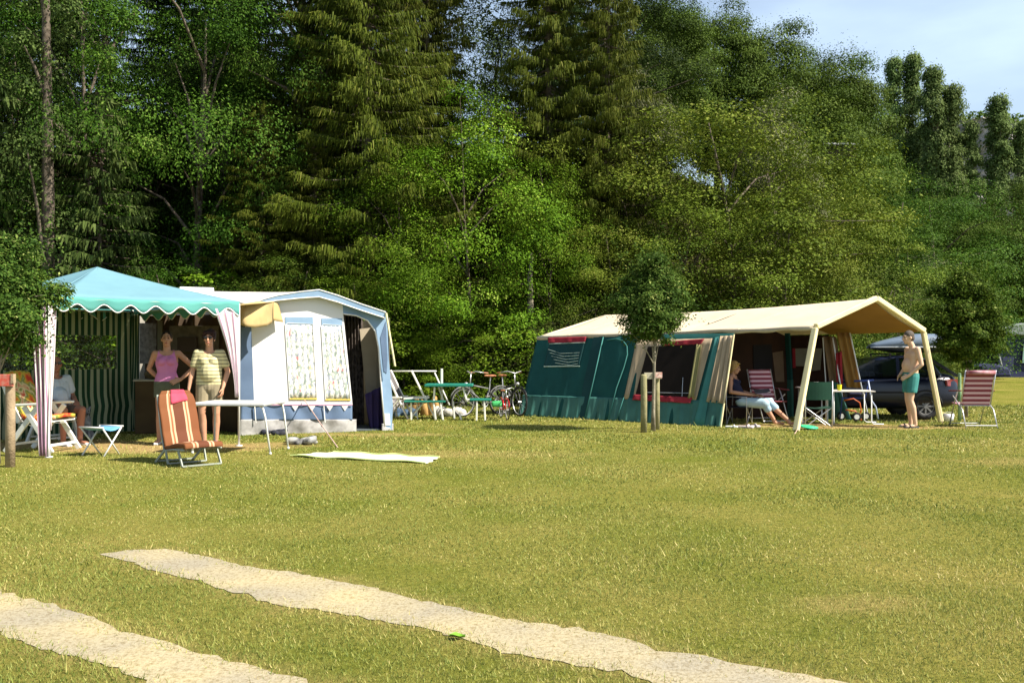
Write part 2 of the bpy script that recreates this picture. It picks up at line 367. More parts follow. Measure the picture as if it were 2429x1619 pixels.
# grass blades
GRASS = leafmat('grass_blades', [(0, (.11, .155, .026)), (.4, (.230, .258, .056)), (.7, (.365, .345, .100)), (1, (.60, .48, .21))], trans=.25, rough=.6, spec=.2)
def grass():
    V = []; RN = []
    def noise(P, s):
        return (np.sin(P[:, 0] * s + 1.3 * np.sin(P[:, 1] * s * .7)) + np.sin(P[:, 1] * s * 1.3 + 2 + np.sin(P[:, 0] * s * .9)) + np.sin((P[:, 0] + P[:, 1]) * s * .61 + 4)) / 3
    for y0, y1, dens, w, h in ((3.2, 5.4, 8500, .0030, .014), (5.4, 8, 4500, .0042, .013), (8, 12.5, 2000, .0065, .0135), (12.5, 18, 800, .011, .018), (18, 25.5, 300, .020, .028)):
        xr = .66 * y1; A = (y1 - y0) * 2 * xr; N = int(A * dens)
        P = np.stack([RNG.uniform(-xr, xr, N), RNG.uniform(y0, y1, N)], 1)
        P = P[np.abs(P[:, 0]) < .64 * P[:, 1] + .3]
        ins = inside(P, TR[0]) | inside(P, TR[1])
        near = np.zeros(len(P), bool)
        if y0 < 8:
            for dx, dy in ((.07, 0), (-.07, 0), (0, .07), (0, -.07)):
                q = P + [dx, dy]; near |= inside(q, TR[0]) | inside(q, TR[1])
        wv = wear(P)
        edge = np.zeros(len(P), bool)
        if y0 < 8:
            for dx, dy in ((.05, 0), (-.05, 0), (0, .05), (0, -.05), (.03, .1), (-.03, -.1)):
                q = P + [dx, dy]; edge |= ~(inside(q, TR[0]) | inside(q, TR[1]))
        edge2 = np.zeros(len(P), bool)
        if y0 < 8:
            for dx, dy in ((.13, 0), (-.13, 0), (0, .13), (0, -.13)):
                q = P + [dx, dy]; edge2 |= ~(inside(q, TR[0]) | inside(q, TR[1]))
        patch = np.clip(.5 + noise(P, 4.3), 0, 1)
        keep = (~ins | (RNG.random(len(P)) < np.where(edge, .35 + .5 * patch, np.where(edge2, .30 * patch, .03)))) & (RNG.random(len(P)) > wv * .8) & (P[:, 1] < hill_edge(P[:, 0]) + .5)
        P = P[keep]; near = near[keep] & ~ins[keep]; wv = wv[keep]; N = len(P)
        hh = h * RNG.lognormal(0, .38, N) * (1 + .35 * noise(P, 2.3)) * np.where(near, 1.4, 1)
        tall = RNG.random(N) < .004; hh = np.where(tall, hh * 2.2, hh)
        a = RNG.uniform(0, 2 * np.pi, N); ln = RNG.uniform(.2, 1.1, N) * hh; b = RNG.uniform(0, 2 * np.pi, N)
        z = ground_z(P[:, 0], P[:, 1]) - .004
        ww = w * RNG.uniform(.6, 1.3, N)
        p0 = np.stack([P[:, 0] - np.cos(a) * ww, P[:, 1] - np.sin(a) * ww, z], 1); p1 = np.stack([P[:, 0] + np.cos(a) * ww, P[:, 1] + np.sin(a) * ww, z], 1)
        p2 = np.stack([P[:, 0] + np.cos(b) * ln, P[:, 1] + np.sin(b) * ln, z + hh], 1)
        V.append(np.stack([p0, p1, p2], 1).reshape(-1, 3))
        c = np.clip(.40 + .15 * noise(P, .8) + .10 * noise(P, 3.1) + .08 * noise(P[:, ::-1] + 3, 7.7) + .10 * noise(P[:, ::-1], 1.9) + RNG.normal(0, .22, N) + .35 * wv, 0, 1)
        RN.append(np.repeat(c, 3))
    V = np.vstack(V); f = np.arange(len(V)).reshape(-1, 3)
    o = bpy.data.objects.new('grass', np_mesh('grass', V, f, 3, GRASS, np.concatenate(RN))); COL.objects.link(o)
    tag(o, 'short dry grass blades covering the lawn', 'grass', kind='stuff')
grass()

# ------------------------------------------------------------------ vegetation meshes
L_BRIGHT = leafmat('leaf_bright', [(0, (.028, .062, .004)), (.5, (.080, .145, .007)), (.85, (.14, .215, .014)), (1, (.25, .31, .05))])
L_MID = leafmat('leaf_mid', [(0, (.014, .036, .004)), (.5, (.040, .086, .008)), (.9, (.085, .15, .016)), (1, (.15, .21, .04))])
L_OLIVE = leafmat('leaf_olive', [(0, (.036, .060, .006)), (.5, (.098, .140, .013)), (.85, (.165, .205, .025)), (1, (.28, .30, .07))])
L_BLUE = leafmat('leaf_distant', [(0, (.028, .055, .008)), (.5, (.068, .115, .014)), (1, (.12, .175, .026))])
L_SPRUCE = leafmat('spruce_needles', [(0, (.018, .028, .003)), (.45, (.058, .076, .007)), (.85, (.100, .118, .013)), (1, (.16, .16, .03))], trans=.2)
L_FIR = leafmat('fir_needles', [(0, (.020, .040, .010)), (.5, (.060, .095, .022)), (1, (.12, .165, .045))], trans=.2)
L_POP = leafmat('poplar_leaf', [(0, (.05, .09, .02)), (.5, (.14, .21, .06)), (1, (.26, .33, .12))], trans=.4)
L_SHADE = leafmat('leaf_painted_shade', [(0, (.008, .018, .004)), (.5, (.020, .040, .007)), (.9, (.05, .08, .015)), (1, (.12, .15, .04))], trans=.22)  # shade of the deep wood put into the back row's leaf colour
L_SILVER = leafmat('leaf_silver', [(0, (.07, .09, .035)), (.5, (.15, .17, .08)), (1, (.30, .30, .18))])
L_BROOM = leafmat('leaf_broom', [(0, (.035, .062, .012)), (.5, (.080, .12, .020)), (1, (.16, .18, .04))])
BARK = mat('grey_bark', (.16, .13, .10), (.07, .055, .04), scale=9, rough=1, bump=1, bscale=30)
BARKP = mat('pale_bark', (.34, .30, .22), (.17, .15, .11), scale=7, rough=1, bump=.8, bscale=30)

def leaves(C, size, up=.35, asp=.55, spread=None, rnd=None, hang=0, nb=None):
    """rhombic leaves centred on C with random orientation"""
    N = len(C); nrm = RNG.normal(0, 1, (N, 3)); nrm[:, 2] = np.abs(nrm[:, 2]) + up
    if nb is not None: nrm = nrm * .55 + nb * 1.15
    nrm /= np.linalg.norm(nrm, axis=1)[:, None]
    t = RNG.normal(0, 1, (N, 3)); t[:, 2] -= hang; t -= nrm * (t * nrm).sum(1)[:, None]; t /= np.linalg.norm(t, axis=1)[:, None]
    b = np.cross(nrm, t); s = (size * RNG.uniform(.55, 1.35, N))[:, None]
    V = np.stack([C - t * s * .5, C + b * s * asp * .5 - t * s * .05, C + t * s * .5 - nrm * s * .12, C - b * s * asp * .5 - t * s * .05], 1).reshape(-1, 3)
    if rnd is None: rnd = np.clip(RNG.normal(.5, .22, N), 0, 1)
    return V, np.arange(4 * N).reshape(-1, 4), np.repeat(rnd, 4)

def crown_mesh(name, H, z0, rx, ry, nl, lpl, size, m, lump=.75, top=1.0, irregular=.25, up=.35, asp=.55):
    """crown of leaf clumps: returns mesh and clump centres"""
    cs = []
    while len(cs) < nl:
        d = RNG.normal(0, 1, 3); d /= np.linalg.norm(d); r = RNG.uniform(.35, 1) ** .5
        k = 1 + irregular * math.sin(d[0] * 5 + d[2] * 3) * math.cos(d[1] * 4 + 1.3)
        p = np.array([d[0] * rx * r * k, d[1] * ry * r * k, (z0 + H) / 2 + d[2] * (H - z0) / 2 * r * (1 + .08 * RNG.normal())])
        q = (p[2] - z0) / (H - z0)
        if (H - z0) > 5 * (rx + ry):                    # slender crowns: even up the stem, tapering at both ends
            q = (len(cs) + .5) / nl; rr_ = math.sqrt(RNG.uniform(.05, 1)) * math.sin(math.pi * (.10 + .86 * q)) ** .6 * (1 + .38 * math.sin(q * 17 + nl)) * RNG.uniform(.7, 1.35); a_ = RNG.uniform(0, 6.283)
            p = np.array([rx * rr_ * math.cos(a_), ry * rr_ * math.sin(a_), z0 + q * (H - z0)])
        if top != 1.0: p[:2] *= np.clip(1 - (1 - top) * q, .15, 1)
        cs.append(p)
    lpl = int(lpl * 1.35); size = size * .84; nbs = []
    cs = np.array(cs); out = []; rn = []; mid_ = cs.mean(0)
    if lpl > 500: cs = cs + (cs - cs.mean(0)) * .07
    for c in cs:
        lr = lump * RNG.uniform(.6, 1.35); d = RNG.normal(0, 1, (lpl, 3)); d /= np.linalg.norm(d, axis=1)[:, None]
        rr = RNG.uniform(.55, 1.08, lpl)[:, None]
        P = c + d * rr * lr * np.array([1.15, 1.15, .66]) * (1 + .25 * np.sin(d[:, :1] * 7 + c[0] * 9) * np.cos(d[:, 1:2] * 6 + c[1] * 5)); keep = d[:, 2] > RNG.uniform(-.8, .1, lpl)
        # stray twigs past the clump
        k = RNG.random(lpl) < .05; P[k] = c + d[k] * lr * RNG.uniform(1.0, 1.3, k.sum())[:, None]
        P = P[keep]; dd = d[keep] + (c - mid_) / np.array([rx, ry, (H - z0) / 2]) * .5; nbs.append(dd / np.linalg.norm(dd, axis=1)[:, None]); out.append(P); rn.append(np.clip(RNG.normal(.5, .2, len(P)) + RNG.normal(0, .12), 0, 1))
    C = np.vstack(out); V, f, r = leaves(C, size, up=up, asp=asp, rnd=np.concatenate(rn), nb=np.vstack(nbs))
    return np_mesh(name, V, f, 4, m, r), cs
def trunk_mesh(name, H, r, cs, m, nb=14, base=0, bend=.25):
    mb = MB(); pts = []; k = 9
    for i in range(k + 1):
        t = i / k; pts.append((bend * math.sin(t * 3.1 + r * 9) * t, bend * math.cos(t * 2.3) * t - bend * t, base + (H * .93 - base) * t))
    mb.tube(pts, [r * (1.25 if i == 0 else 1) * (1 - .85 * i / k) for i in range(k + 1)], 8)
    idx = RNG.choice(len(cs), min(nb, len(cs)), replace=False) if len(cs) else []
    for i in idx:
        c = cs[i]; zz = max(base + .15 * H, min(c[2] - .25 * H * RNG.uniform(.3, 1), H * .8)); t = (zz - base) / (H * .93 - base)
        j = min(int(t * k), k - 1); p = Vector(pts[j]).lerp(Vector(pts[j + 1]), t * k - j); q = Vector(c)
        mid = p.lerp(q, .5) + Vector((0, 0, .12 * (q - p).length)); mb.tube([p, mid, q], [r * .32, r * .2, r * .07], 5, cap=False)
    return mb.mesh(name, m, True)

def spruce_mesh(H=16, Rb=3.4, z0=.8, nb=190, hang=.42, m=None, per=85, w=.05, droop=.28, hl=1.0):
    V = []; RN = []; br = MB()
    for i in range(nb):
        t = (i + RNG.uniform(0, 1)) / nb; z = z0 + (H - z0) * t ** 1.05; L = Rb * (1 - t) ** .75 * RNG.uniform(.42, 1.15) + .25
        a = i * 2.399 + RNG.normal(0, .25); dr = droop * RNG.uniform(-.1, 2.2) * L
        s = np.linspace(0, 1, 6); P = np.stack([np.cos(a) * L * s, np.sin(a) * L * s, z - dr * s + .30 * dr * s ** 3 * 2.2], 1)
        br.tube([Vector(p) for p in P], [.035 * (1 - .8 * k) for k in s], 4, cap=False)
        N = int(per * L / 2.2) + 8; u = RNG.uniform(.12, 1.03, N) ** .8
        Q = np.stack([np.interp(u, s, P[:, k]) for k in range(3)], 1)
        side = RNG.normal(0, 1, N) * .32 * (1 - u * .6) * min(L, 2) * .5
        Q += np.stack([-np.sin(a) * side, np.cos(a) * side, -np.abs(side) * .3], 1)
        ln = hang * RNG.uniform(.4, 1.5, N) * hl; ww = w * RNG.uniform(.6, 1.4, N)
        b = RNG.uniform(0, np.pi, N); dx = np.stack([np.cos(b), np.sin(b), np.zeros(N)], 1)
        out = np.stack([np.cos(a) + RNG.normal(0, .4, N), np.sin(a) + RNG.normal(0, .4, N), np.zeros(N)], 1) * (ln * .35)[:, None]
        flat = RNG.random(N) < .22; dn = np.stack([np.zeros(N), np.zeros(N), -ln * np.where(flat, .25, 1)], 1); out = out * np.where(flat, 2.6, 1)[:, None]
        q = np.stack([Q - dx * ww[:, None] * .6 + [0, 0, .04], Q + dx * ww[:, None] * .6 + [0, 0, .04], Q + dx * ww[:, None] * .5 + (out + dn) * .7, Q + out + dn], 1)
        V.append(q.reshape(-1, 3)); RN.append(np.repeat(np.clip(RNG.normal(.5, .22, N) + RNG.normal(0, .08) + (u - .6) * .2, 0, 1), 4))
    V = np.vstack(V); f = np.arange(len(V)).reshape(-1, 4)
    return np_mesh('needles', V, f, 4, m, np.concatenate(RN)), br.mesh('branches', BARK)

# kinds: name -> (list of (child name, mesh)), native height
KIND = {}
def reg(k, H, parts):
    n = len(parts[0][1].vertices); co = np.empty(n * 3, np.float32); parts[0][1].vertices.foreach_get('co', co); H = float(np.percentile(co[2::3], 99.7))
    KIND.setdefault(k, []).append((H, parts))
for i in range(2):
    me, cs = crown_mesh('crown', 11, 1.6, 3.6, 3.4, 56, 1150, .10, L_MID, lump=1.0, irregular=.45); reg('broad', 11, [('crown', me), ('trunk', trunk_mesh('trunk', 11, .2, cs, BARK, 22))])
me, cs = crown_mesh('crown', 8.6, .9, 3.0, 2.6, 85, 700, .095, L_BRIGHT, lump=.75, irregular=.4); reg('bright', 8.6, [('crown', me), ('trunk', trunk_mesh('trunk', 7.0, .10, cs, BARK, 16))])
for i in range(2):
    me, cs = crown_mesh('crown', 6.6, .0, 2.7, 2.3, 95, 620, .075, L_OLIVE, lump=.62, irregular=.3, up=.5); reg('bush', 6.6, [('crown', me), ('trunk', trunk_mesh('trunk', 6.6, .09, cs, BARK, 14))])
me, cs = crown_mesh('crown', 3.0, -.3, 1.7, 1.4, 60, 260, .10, L_BRIGHT, lump=.42); reg('shrub', 3.0, [('crown', me), ('stem', trunk_mesh('stem', 2.6, .05, cs, BARK, 12))])
me, cs = crown_mesh('crown', 3.0, -.3, 1.7, 1.4, 60, 260, .075, L_MID, lump=.42); reg('shrub', 3.0, [('crown', me), ('stem', trunk_mesh('stem', 2.6, .05, cs, BARK, 12))])
me, cs = crown_mesh('crown', 3.0, -.3, 1.9, 1.5, 60, 240, .055, L_BROOM, lump=.45, up=-.2, asp=.3); reg('broom', 3.0, [('crown', me), ('stem', trunk_mesh('stem', 2.6, .05, cs, BARK, 12))])
for i in range(2):
    me, cs = crown_mesh('crown', 12, 1.5, 4.2, 4.0, 135, 900, .15, L_BLUE, lump=1.1, irregular=.3); reg('oak', 12, [('crown', me), ('trunk', trunk_mesh('trunk', 12, .25, cs, BARK, 26))])
me, cs = crown_mesh('crown', 13, 1.0, .85, .8, 125, 480, .17, L_POP, lump=.50, top=.6, irregular=.15); reg('poplar', 13, [('crown', me), ('trunk', trunk_mesh('trunk', 13, .14, cs, BARKP, 30))])
me, cs = crown_mesh('crown', 13, 2.0, .75, .75, 95, 480, .17, L_POP, lump=.50, top=.7, irregular=.2); reg('poplar', 13, [('crown', me), ('trunk', trunk_mesh('trunk', 13, .14, cs, BARKP, 30))])
me, cs = crown_mesh('crown', 7, .3, 1.9, 1.8, 90, 260, .10, L_SILVER, lump=.5, top=.7, up=0, asp=.35); reg('willow', 7, [('crown', me), ('trunk', trunk_mesh('trunk', 7, .1, cs, BARK, 20))])
for i in range(2):
    a, b = spruce_mesh(16, 3.3, .9, 330, .17, L_SPRUCE, per=330, w=.021, droop=.18 + .1 * i); reg('spruce', 16, [('needles', a), ('branches', b), ('trunk', trunk_mesh('trunk', 16.5, .2, [], BARK, 0, bend=.05))])
a, b = spruce_mesh(9, 2.4, .2, 150, .26, L_FIR, per=110, w=.05, droop=.12, hl=.8); reg('fir', 9, [('needles', a), ('branches', b), ('trunk', trunk_mesh('trunk', 9.2, .12, [], BARK, 0, bend=.05))])
me, cs = crown_mesh('crown', 10, .2, .75, .7, 70, 260, .085, L_FIR, lump=.42, irregular=.4); reg('ivy', 10, [('crown', me), ('trunk', trunk_mesh('trunk', 12.5, .19, cs, BARK, 14, bend=.12))])

def shade_variant(k, i, m):
    H, ps = KIND[k][i]; out = []
    for nme, me in ps:
        if nme in ('crown', 'needles'):
            me = me.copy(); me.materials.clear(); me.materials.append(m)
        out.append((nme, me))
    return H, out
KIND['darkbroad'] = [shade_variant('broad', 0, L_SHADE), shade_variant('broad', 1, L_SHADE)]
KIND['darkspruce'] = [shade_variant('spruce', 0, L_SHADE), shade_variant('spruce', 1, L_SHADE)]
KIND['greenbush'] = [shade_variant('bush', 0, L_MID), shade_variant('bush', 1, L_MID)]
KIND['brightbush'] = [shade_variant('bush', 1, L_BRIGHT)]

def tree(kind, px, Y, top, label, cat='tree', sx=1.0, group=None, v=None, name=None):
    X = (px - CX) * Y / F; z0 = gz(X, Y); h = EYE + (HOR - top) * Y / F - z0
    H, parts = KIND[kind][(v if v is not None else random.randrange(len(KIND[kind])))]
    s = h / H; nm = name or {'broad': 'broadleaf_tree', 'darkbroad': 'broadleaf_tree', 'bright': 'broadleaf_tree', 'bush': 'tall_shrub', 'greenbush': 'tall_shrub', 'brightbush': 'tall_shrub', 'shrub': 'shrub', 'broom': 'broom_shrub', 'oak': 'oak_tree',
                             'poplar': 'poplar_tree', 'willow': 'willow_tree', 'spruce': 'spruce_tree', 'darkspruce': 'spruce_tree', 'fir': 'fir_tree', 'ivy': 'ivy_covered_tree'}[kind]
    r = empty(nm, (X, Y, z0 - .05), label, cat, group, rz=random.uniform(0, 6.28)); r.scale = (s * sx, s * sx, s)
    for cn, me in parts:
        o = bpy.data.objects.new(cn, me); COL.objects.link(o); o.parent = r
    return r

T = tree
# dark back row that closes off the sky on the left
BG = 'dark trees closing the slope behind the front trees'
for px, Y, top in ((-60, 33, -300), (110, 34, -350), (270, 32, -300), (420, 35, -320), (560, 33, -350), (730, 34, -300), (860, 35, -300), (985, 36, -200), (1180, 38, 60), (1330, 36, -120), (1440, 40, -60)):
    T('darkspruce' if px in (110, 420, 560, 860, 1330) else 'darkbroad', px, Y, top, 'tree with deep shade painted into its leaf colour behind the front row of the wooded slope', sx=1.15, group=BG)
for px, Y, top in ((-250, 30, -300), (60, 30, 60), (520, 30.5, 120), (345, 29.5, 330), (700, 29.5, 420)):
    T('darkbroad', px, Y, top, 'tree with deep shade painted into its leaf colour behind the front row of the wooded slope', sx=1.1, group=BG)
# front row, left to right
T('fir', -60, 24.5, 40, 'fir at the left edge of the picture with fine green sprays', v=0)
T('ivy', 112, 24.5, -330, 'tall grey trunk wrapped in ivy above the post with the red board', v=0, sx=.8)
T('fir', 235, 25.3, 215, 'green fir behind the peak of the turquoise gazebo', sx=1.15)
T('broad', 470, 26.5, -60, 'big broadleaf tree with a sunlit crown high above the turquoise gazebo', sx=.82, v=0)
T('broad', 210, 27.5, -160, 'broadleaf tree in the top left beside the ivy trunk', sx=.7, v=1)
T('broad', 770, 27.5, -240, 'broadleaf tree in the gap left of the spruce row, crown cut by the top edge', sx=.62, v=1)
T('spruce', 620, 25.2, 250, 'young spruce with drooping olive skirts directly above the caravan roof', sx=1.35, v=0)
T('spruce', 870, 26, -380, 'spruce with hanging twigs directly above the awning peak', v=0, sx=1.15)
T('spruce', 760, 28.0, -260, 'spruce between the leafy crown and the spruce above the awning peak', v=1, sx=1.0)
T('spruce', 1010, 28.5, -300, 'spruce behind the bright broadleaf crown, left of the sky gap', v=1, sx=.85)
T('spruce', 1300, 27.5, -330, 'spruce right of the sky gap with bare lower stem', v=1, sx=.95)
T('spruce', 1440, 27, -210, 'last spruce of the row, beside the distant oaks', v=0, sx=.85)
T('spruce', 745, 25.3, 330, 'small leaning spruce left of the bright broadleaf trees', v=1, sx=1.3)
T('spruce', 1395, 25.6, 500, 'low spruce with fan shaped boughs above the green tent roof', v=1, sx=1.3)
T('bright', 1120, 24.6, 215, 'bright green broadleaf tree in the centre, tallest of the sunlit ones', v=0, sx=.92)
T('bright', 930, 25.0, 330, 'bright green broadleaf tree just right of the awning', v=0, sx=.85)
T('bright', 1310, 25.0, 380, 'bright green broadleaf tree leaning over the pale bare trunk', v=0, sx=.75)
T('bush', 1520, 27.5, 255, 'tall olive shrub left of the broad shrub above the beige tent roof', v=0, sx=1.0)
T('bush', 1730, 27.0, 235, 'broad olive hazel mass above the middle of the beige tent roof', v=1, sx=1.25)
T('bush', 1860, 29, 330, 'olive hazel on the right flank of the broad shrub mass', v=0, sx=1.05)
T('bush', 1610, 25.6, 430, 'lower olive hazel right behind the staked tree', v=0, sx=1.2)
T('bush', 1450, 25.2, 520, 'olive hazel left of the staked tree crown', v=1, sx=1.05)
T('bush', 1850, 26.5, 500, 'low hazel behind the right part of the beige tent roof', v=1, sx=1.2)
T('willow', 1510, 29.5, 170, 'pale silvery willow between the last spruce and the oaks', v=0, sx=.8)
T('willow', 1840, 31, 215, 'silvery willow top poking out of the olive shrubs', v=0, sx=.75)
# understory in front of the trunks
for px, top, k, lab in ((-120, 640, 'greenbush', 'green bush outside the left edge behind the striped wall'), (20, 600, 'shrub', 'shrub seen over the left end of the striped wall'), (150, 690, 'shrub', 'shrub seen through the clear window of the gazebo wall'),
        (270, 640, 'shrub', 'leafy shrub directly behind the gazebo peak'), (400, 610, 'greenbush', 'bush between gazebo roof and caravan roof vent'), (560, 640, 'shrub', 'shrub behind the caravan roof vent'), (700, 610, 'greenbush', 'shaded bush behind the awning peak'),
        (850, 640, 'brightbush', 'glossy bush behind the right shoulder of the awning'), (965, 730, 'shrub', 'shrub behind the clothes airer'), (1060, 690, 'brightbush', 'glossy bush above the green picnic table'), (1170, 740, 'shrub', 'shrub behind the parked bicycles'),
        (1260, 730, 'broom', 'fine leaved shrub around the pale bare trunk'), (1345, 705, 'broom', 'fine leaved shrub behind the left tip of the beige roof'), (1440, 700, 'shrub', 'shrub behind the ridge start of the beige roof'), (1580, 660, 'shrub', 'shrub above the ridge behind the staked tree')):
    T(k, px, 23.9 + random.uniform(0, .5), top, lab, 'shrub', sx=1.3)
# slope on the right
for px, Y, top, k, lab in ((1950, 27, 640, 'broom', 'yellow green broom directly behind the peak of the beige roof'), (2060, 30, 620, 'broom', 'feathery broom to the right of the beige roof peak'), (2150, 34, 560, 'greenbush', 'green bush on the slope above the car roof box'),
        (1990, 34, 450, 'bush', 'olive bush on the dry bank right of the hazel mass'), (2110, 38, 430, 'greenbush', 'rounded green bush halfway up the right slope'), (2230, 44, 430, 'greenbush', 'green bush below the two slender poplars'), (2340, 62, 520, 'greenbush', 'green bush below the rock face'),
        (2420, 66, 560, 'greenbush', 'green bush at the right edge under the rock face'), (2290, 58, 590, 'willow', 'grey green willow above the right young tree'), (2200, 40, 600, 'willow', 'grey green willow left of the right young tree'), (2440, 62, 640, 'broom', 'yellowish shrub at the right edge above the blue tent'),
        (2130, 29.5, 720, 'greenbush', 'bush seen between the tent pole and the roof box'), (2040, 27.5, 770, 'shrub', 'shrub seen through the open gable of the beige tent'), (2220, 40, 740, 'bush', 'bush behind the car bonnet'), (2330, 60, 730, 'bush', 'bush behind the right young tree'), (2410, 63, 700, 'bush', 'bush behind the blue tent'), (1900, 33, 420, 'bush', 'olive bush on the shoulder below the oaks')):
    T(k, px, Y, top, lab, 'shrub', sx=1.15)
# skyline
for px, Y, top, sx, lab in ((1500, 44, -40, .9, 'dark green oak directly behind the last spruce'), (1575, 47, -20, .8, 'oak at the left end of the open sky'), (1700, 50, 8, .8, 'oak in the skyline with sky showing through its limbs'), (1800, 50, 45, .8, 'oak at the middle of the skyline'), (1890, 50, 90, .8, 'rounded oak on the skyline above the hazel mass'),
        (1950, 52, 125, .75, 'oak on the falling part of the skyline'), (2025, 54, 200, .5, 'lowest oak on the skyline left of the poplars'), (1995, 44, 330, .7, 'oak below the skyline above the dry bank'), (1900, 44, 200, .9, 'oak in front of the rounded skyline oak')):
    T('oak', px, Y, top, lab, sx=sx)
for px, Y, top, v, sx, lab in ((2120, 62, 138, 1, .62, 'leftmost slender poplar against the sky'), (2164, 62, 130, 1, .68, 'tallest slender poplar against the sky'), (2212, 60, 160, 0, .68, 'poplar just right of the tallest one'), (2256, 60, 205, 0, .75, 'poplar stepping down to the rock face'),
        (2305, 60, 290, 1, .6, 'thin little poplar in front of the rock face'), (2368, 60, 230, 0, .75, 'poplar rising in front of the rock face'), (2424, 60, 290, 0, .75, 'poplar cut by the right edge of the picture')):
    T('poplar', px, Y, top, lab, v=v, sx=sx)
for px, Y, top in ((2170, 60, 430), (2240, 62, 430), (2320, 58, 500), (2390, 58, 450), (2440, 56, 470), (2280, 56, 500)):
    T('oak', px, Y, top, 'low round tree at the foot of the rock face', sx=.8, group='low trees under the rock face')

def undergrowth():
    N = 150000; X = RNG.uniform(-24, 34, N); D = RNG.exponential(4.5, N); Y = hill_edge(X) - .3 + D; z = ground_z(X, Y)
    n = np.sin(X * 2.1 + np.sin(Y * 1.7) * 1.5) * np.sin(Y * 1.3 + X * .6)
    hh = (.25 + .8 * np.clip(n + .5, 0, 1.5)) * np.clip(D + .25, 0, 1)
    P = np.stack([X, Y, z + RNG.random(N) ** .6 * hh], 1); k = (n > -.35); P = P[k]
    V, f, r = leaves(P, .12, up=.3)
    o = bpy.data.objects.new('undergrowth', np_mesh('undergrowth', V, f, 4, L_MID, r)); COL.objects.link(o)
    tag(o, 'low leafy undergrowth covering the wooded slope', 'undergrowth', kind='stuff')
undergrowth()

# bare pale trunk right of the centre
mb = MB(); mb.tube([U(1262, 960, 24.3), U(1258, 860, 24.3), U(1259, 740, 24.35), U(1257, 660, 24.5), U(1262, 600, 24.9)], [.11, .095, .085, .07, .04], 9)
tag(mb.build('bare_trunk', BARKP, None, True), 'pale bare tree trunk standing between the bicycles and the left tip of the beige roof', 'trunk')

# rock face on the right skyline
ROCK = mat('pale_rock', (.66, .60, .55), (.34, .32, .31), scale=.45, rough=1, bump=1, bscale=3, detail=10)
mb = MB()
def rockf(u, v):
    x = 24 + 30 * u; y = 84 - 6 * u; zt = 19.6 + 2.0 * math.sin(u * 2.6) + .7 * math.sin(u * 13)
    z = 4 + (zt - 4) * min(v * 1.25, 1); back = max(0, v - .8) * 50
    k = math.sin(x * 1.1 + z * .7) + .6 * math.sin(x * 2.7 - z * 1.6) + .35 * math.sin(x * 5.3 + z * 4.1)
    return (x + .4 * math.sin(z), y + .75 * k + back + (z - 4) * .12, z + .2 * k * (v > .75))
mb.sheet(rockf, 110, 60); tag(mb.build('rock_face', ROCK, None), 'pale grey rock face on the hilltop behind the poplars', 'rock face', kind='structure')
# ivy and turf on top of the rock
C = []
for i in range(9000):
    u = random.random(); v = .8 + random.random() * .16 - (random.random() ** 3) * .35; p = rockf(u, v); C.append((p[0], p[1] - random.random() * .8, p[2] + random.random() * .6))
V, f, r = leaves(np.array(C), .4); o = bpy.data.objects.new('rock_ivy', np_mesh('rock_ivy', V, f, 4, L_BLUE, r)); COL.objects.link(o); tag(o, 'ivy and turf hanging over the rim of the rock face', 'ivy', kind='stuff')
# small white roof in the trees
r = empty('shed', U(1993, 350, 43), 'small white shed roof glinting through the oaks below the skyline', 'shed')
mb = MB(); p = U(1993, 342, 43); mb.prism([p + Vector((-.95, -.5, -.12)), p + Vector((-.55, .4, .08)), p + Vector((.85, .4, .08)), p + Vector((.65, -.5, -.12))], (0, 0, .07)); mb.build('roof', WHITE, r)
mb = MB(); mb.box(p + Vector((0, .1, -1.1)), (1.3, .8, 1.95)); mb.build('wall', BARK, r)

# young planted trees (near)
def young(name, X, Y, tx, tz0, H, rx, n, lpl, size, m, label, stub=True, trunk=.035, tilt=0):
    r = empty(name, (X, Y, 0), label, 'tree')
    me, cs = crown_mesh('crown', H - .15, tz0 + .1, rx * .8, rx * .75, n, lpl, size, m, lump=.17, irregular=.85, up=.5, top=.6)
    sp = []                                              # long single shoots that break the outline
    for i in range(150):
        d = RNG.normal(0, 1, 3); d /= np.linalg.norm(d); d[2] = d[2] * .8 + .25; L = RNG.uniform(.75, 1.5); c0_ = np.array([0, 0, (tz0 + H) / 2 + RNG.uniform(-.4, .4) * (H - tz0) * .5]); k = np.linspace(.5, 1, 16)[:, None]
        sp.append(c0_ + d * k * L * np.array([rx, rx, (H - tz0) * .5]) - np.array([0, 0, 1]) * (k ** 2) * .12 + RNG.normal(0, .025, (16, 3)))
    V_, f_, r_ = leaves(np.vstack(sp), size * .9); n0 = len(me.vertices); v0 = np.empty(n0 * 3, np.float32); me.vertices.foreach_get('co', v0); r0_ = np.empty(n0, np.float32); me.attributes['rnd'].data.foreach_get('value', r0_)
    me = np_mesh('crown', np.vstack([v0.reshape(-1, 3), V_]), np.arange(n0 + len(V_)).reshape(-1, 4), 4, m, np.concatenate([r0_, r_]))
    o = bpy.data.objects.new('crown', me); COL.objects.link(o); o.parent = r
    tm = trunk_mesh('trunk', H, trunk, cs, BARKP, 40, bend=.05); t = bpy.data.objects.new('trunk', tm); COL.objects.link(t); t.parent = r
    for c in cs[:40]:
        pass
    return r
L_HORN = leafmat('hornbeam_leaf', [(0, (.022, .046, .008)), (.5, (.052, .098, .014)), (.85, (.12, .17, .03)), (1, (.30, .33, .10))], trans=.25)
L_MIDB = leafmat('young_leaf', [(0, (.025, .055, .006)), (.5, (.065, .125, .012)), (.85, (.13, .20, .022)), (1, (.26, .32, .08))], trans=.25)
YT = young('young_tree', 2.42, 15.9, 0, 1.34, 3.2, .64, 200, 300, .055, L_HORN, 'young staked tree in front of the green tent wall')
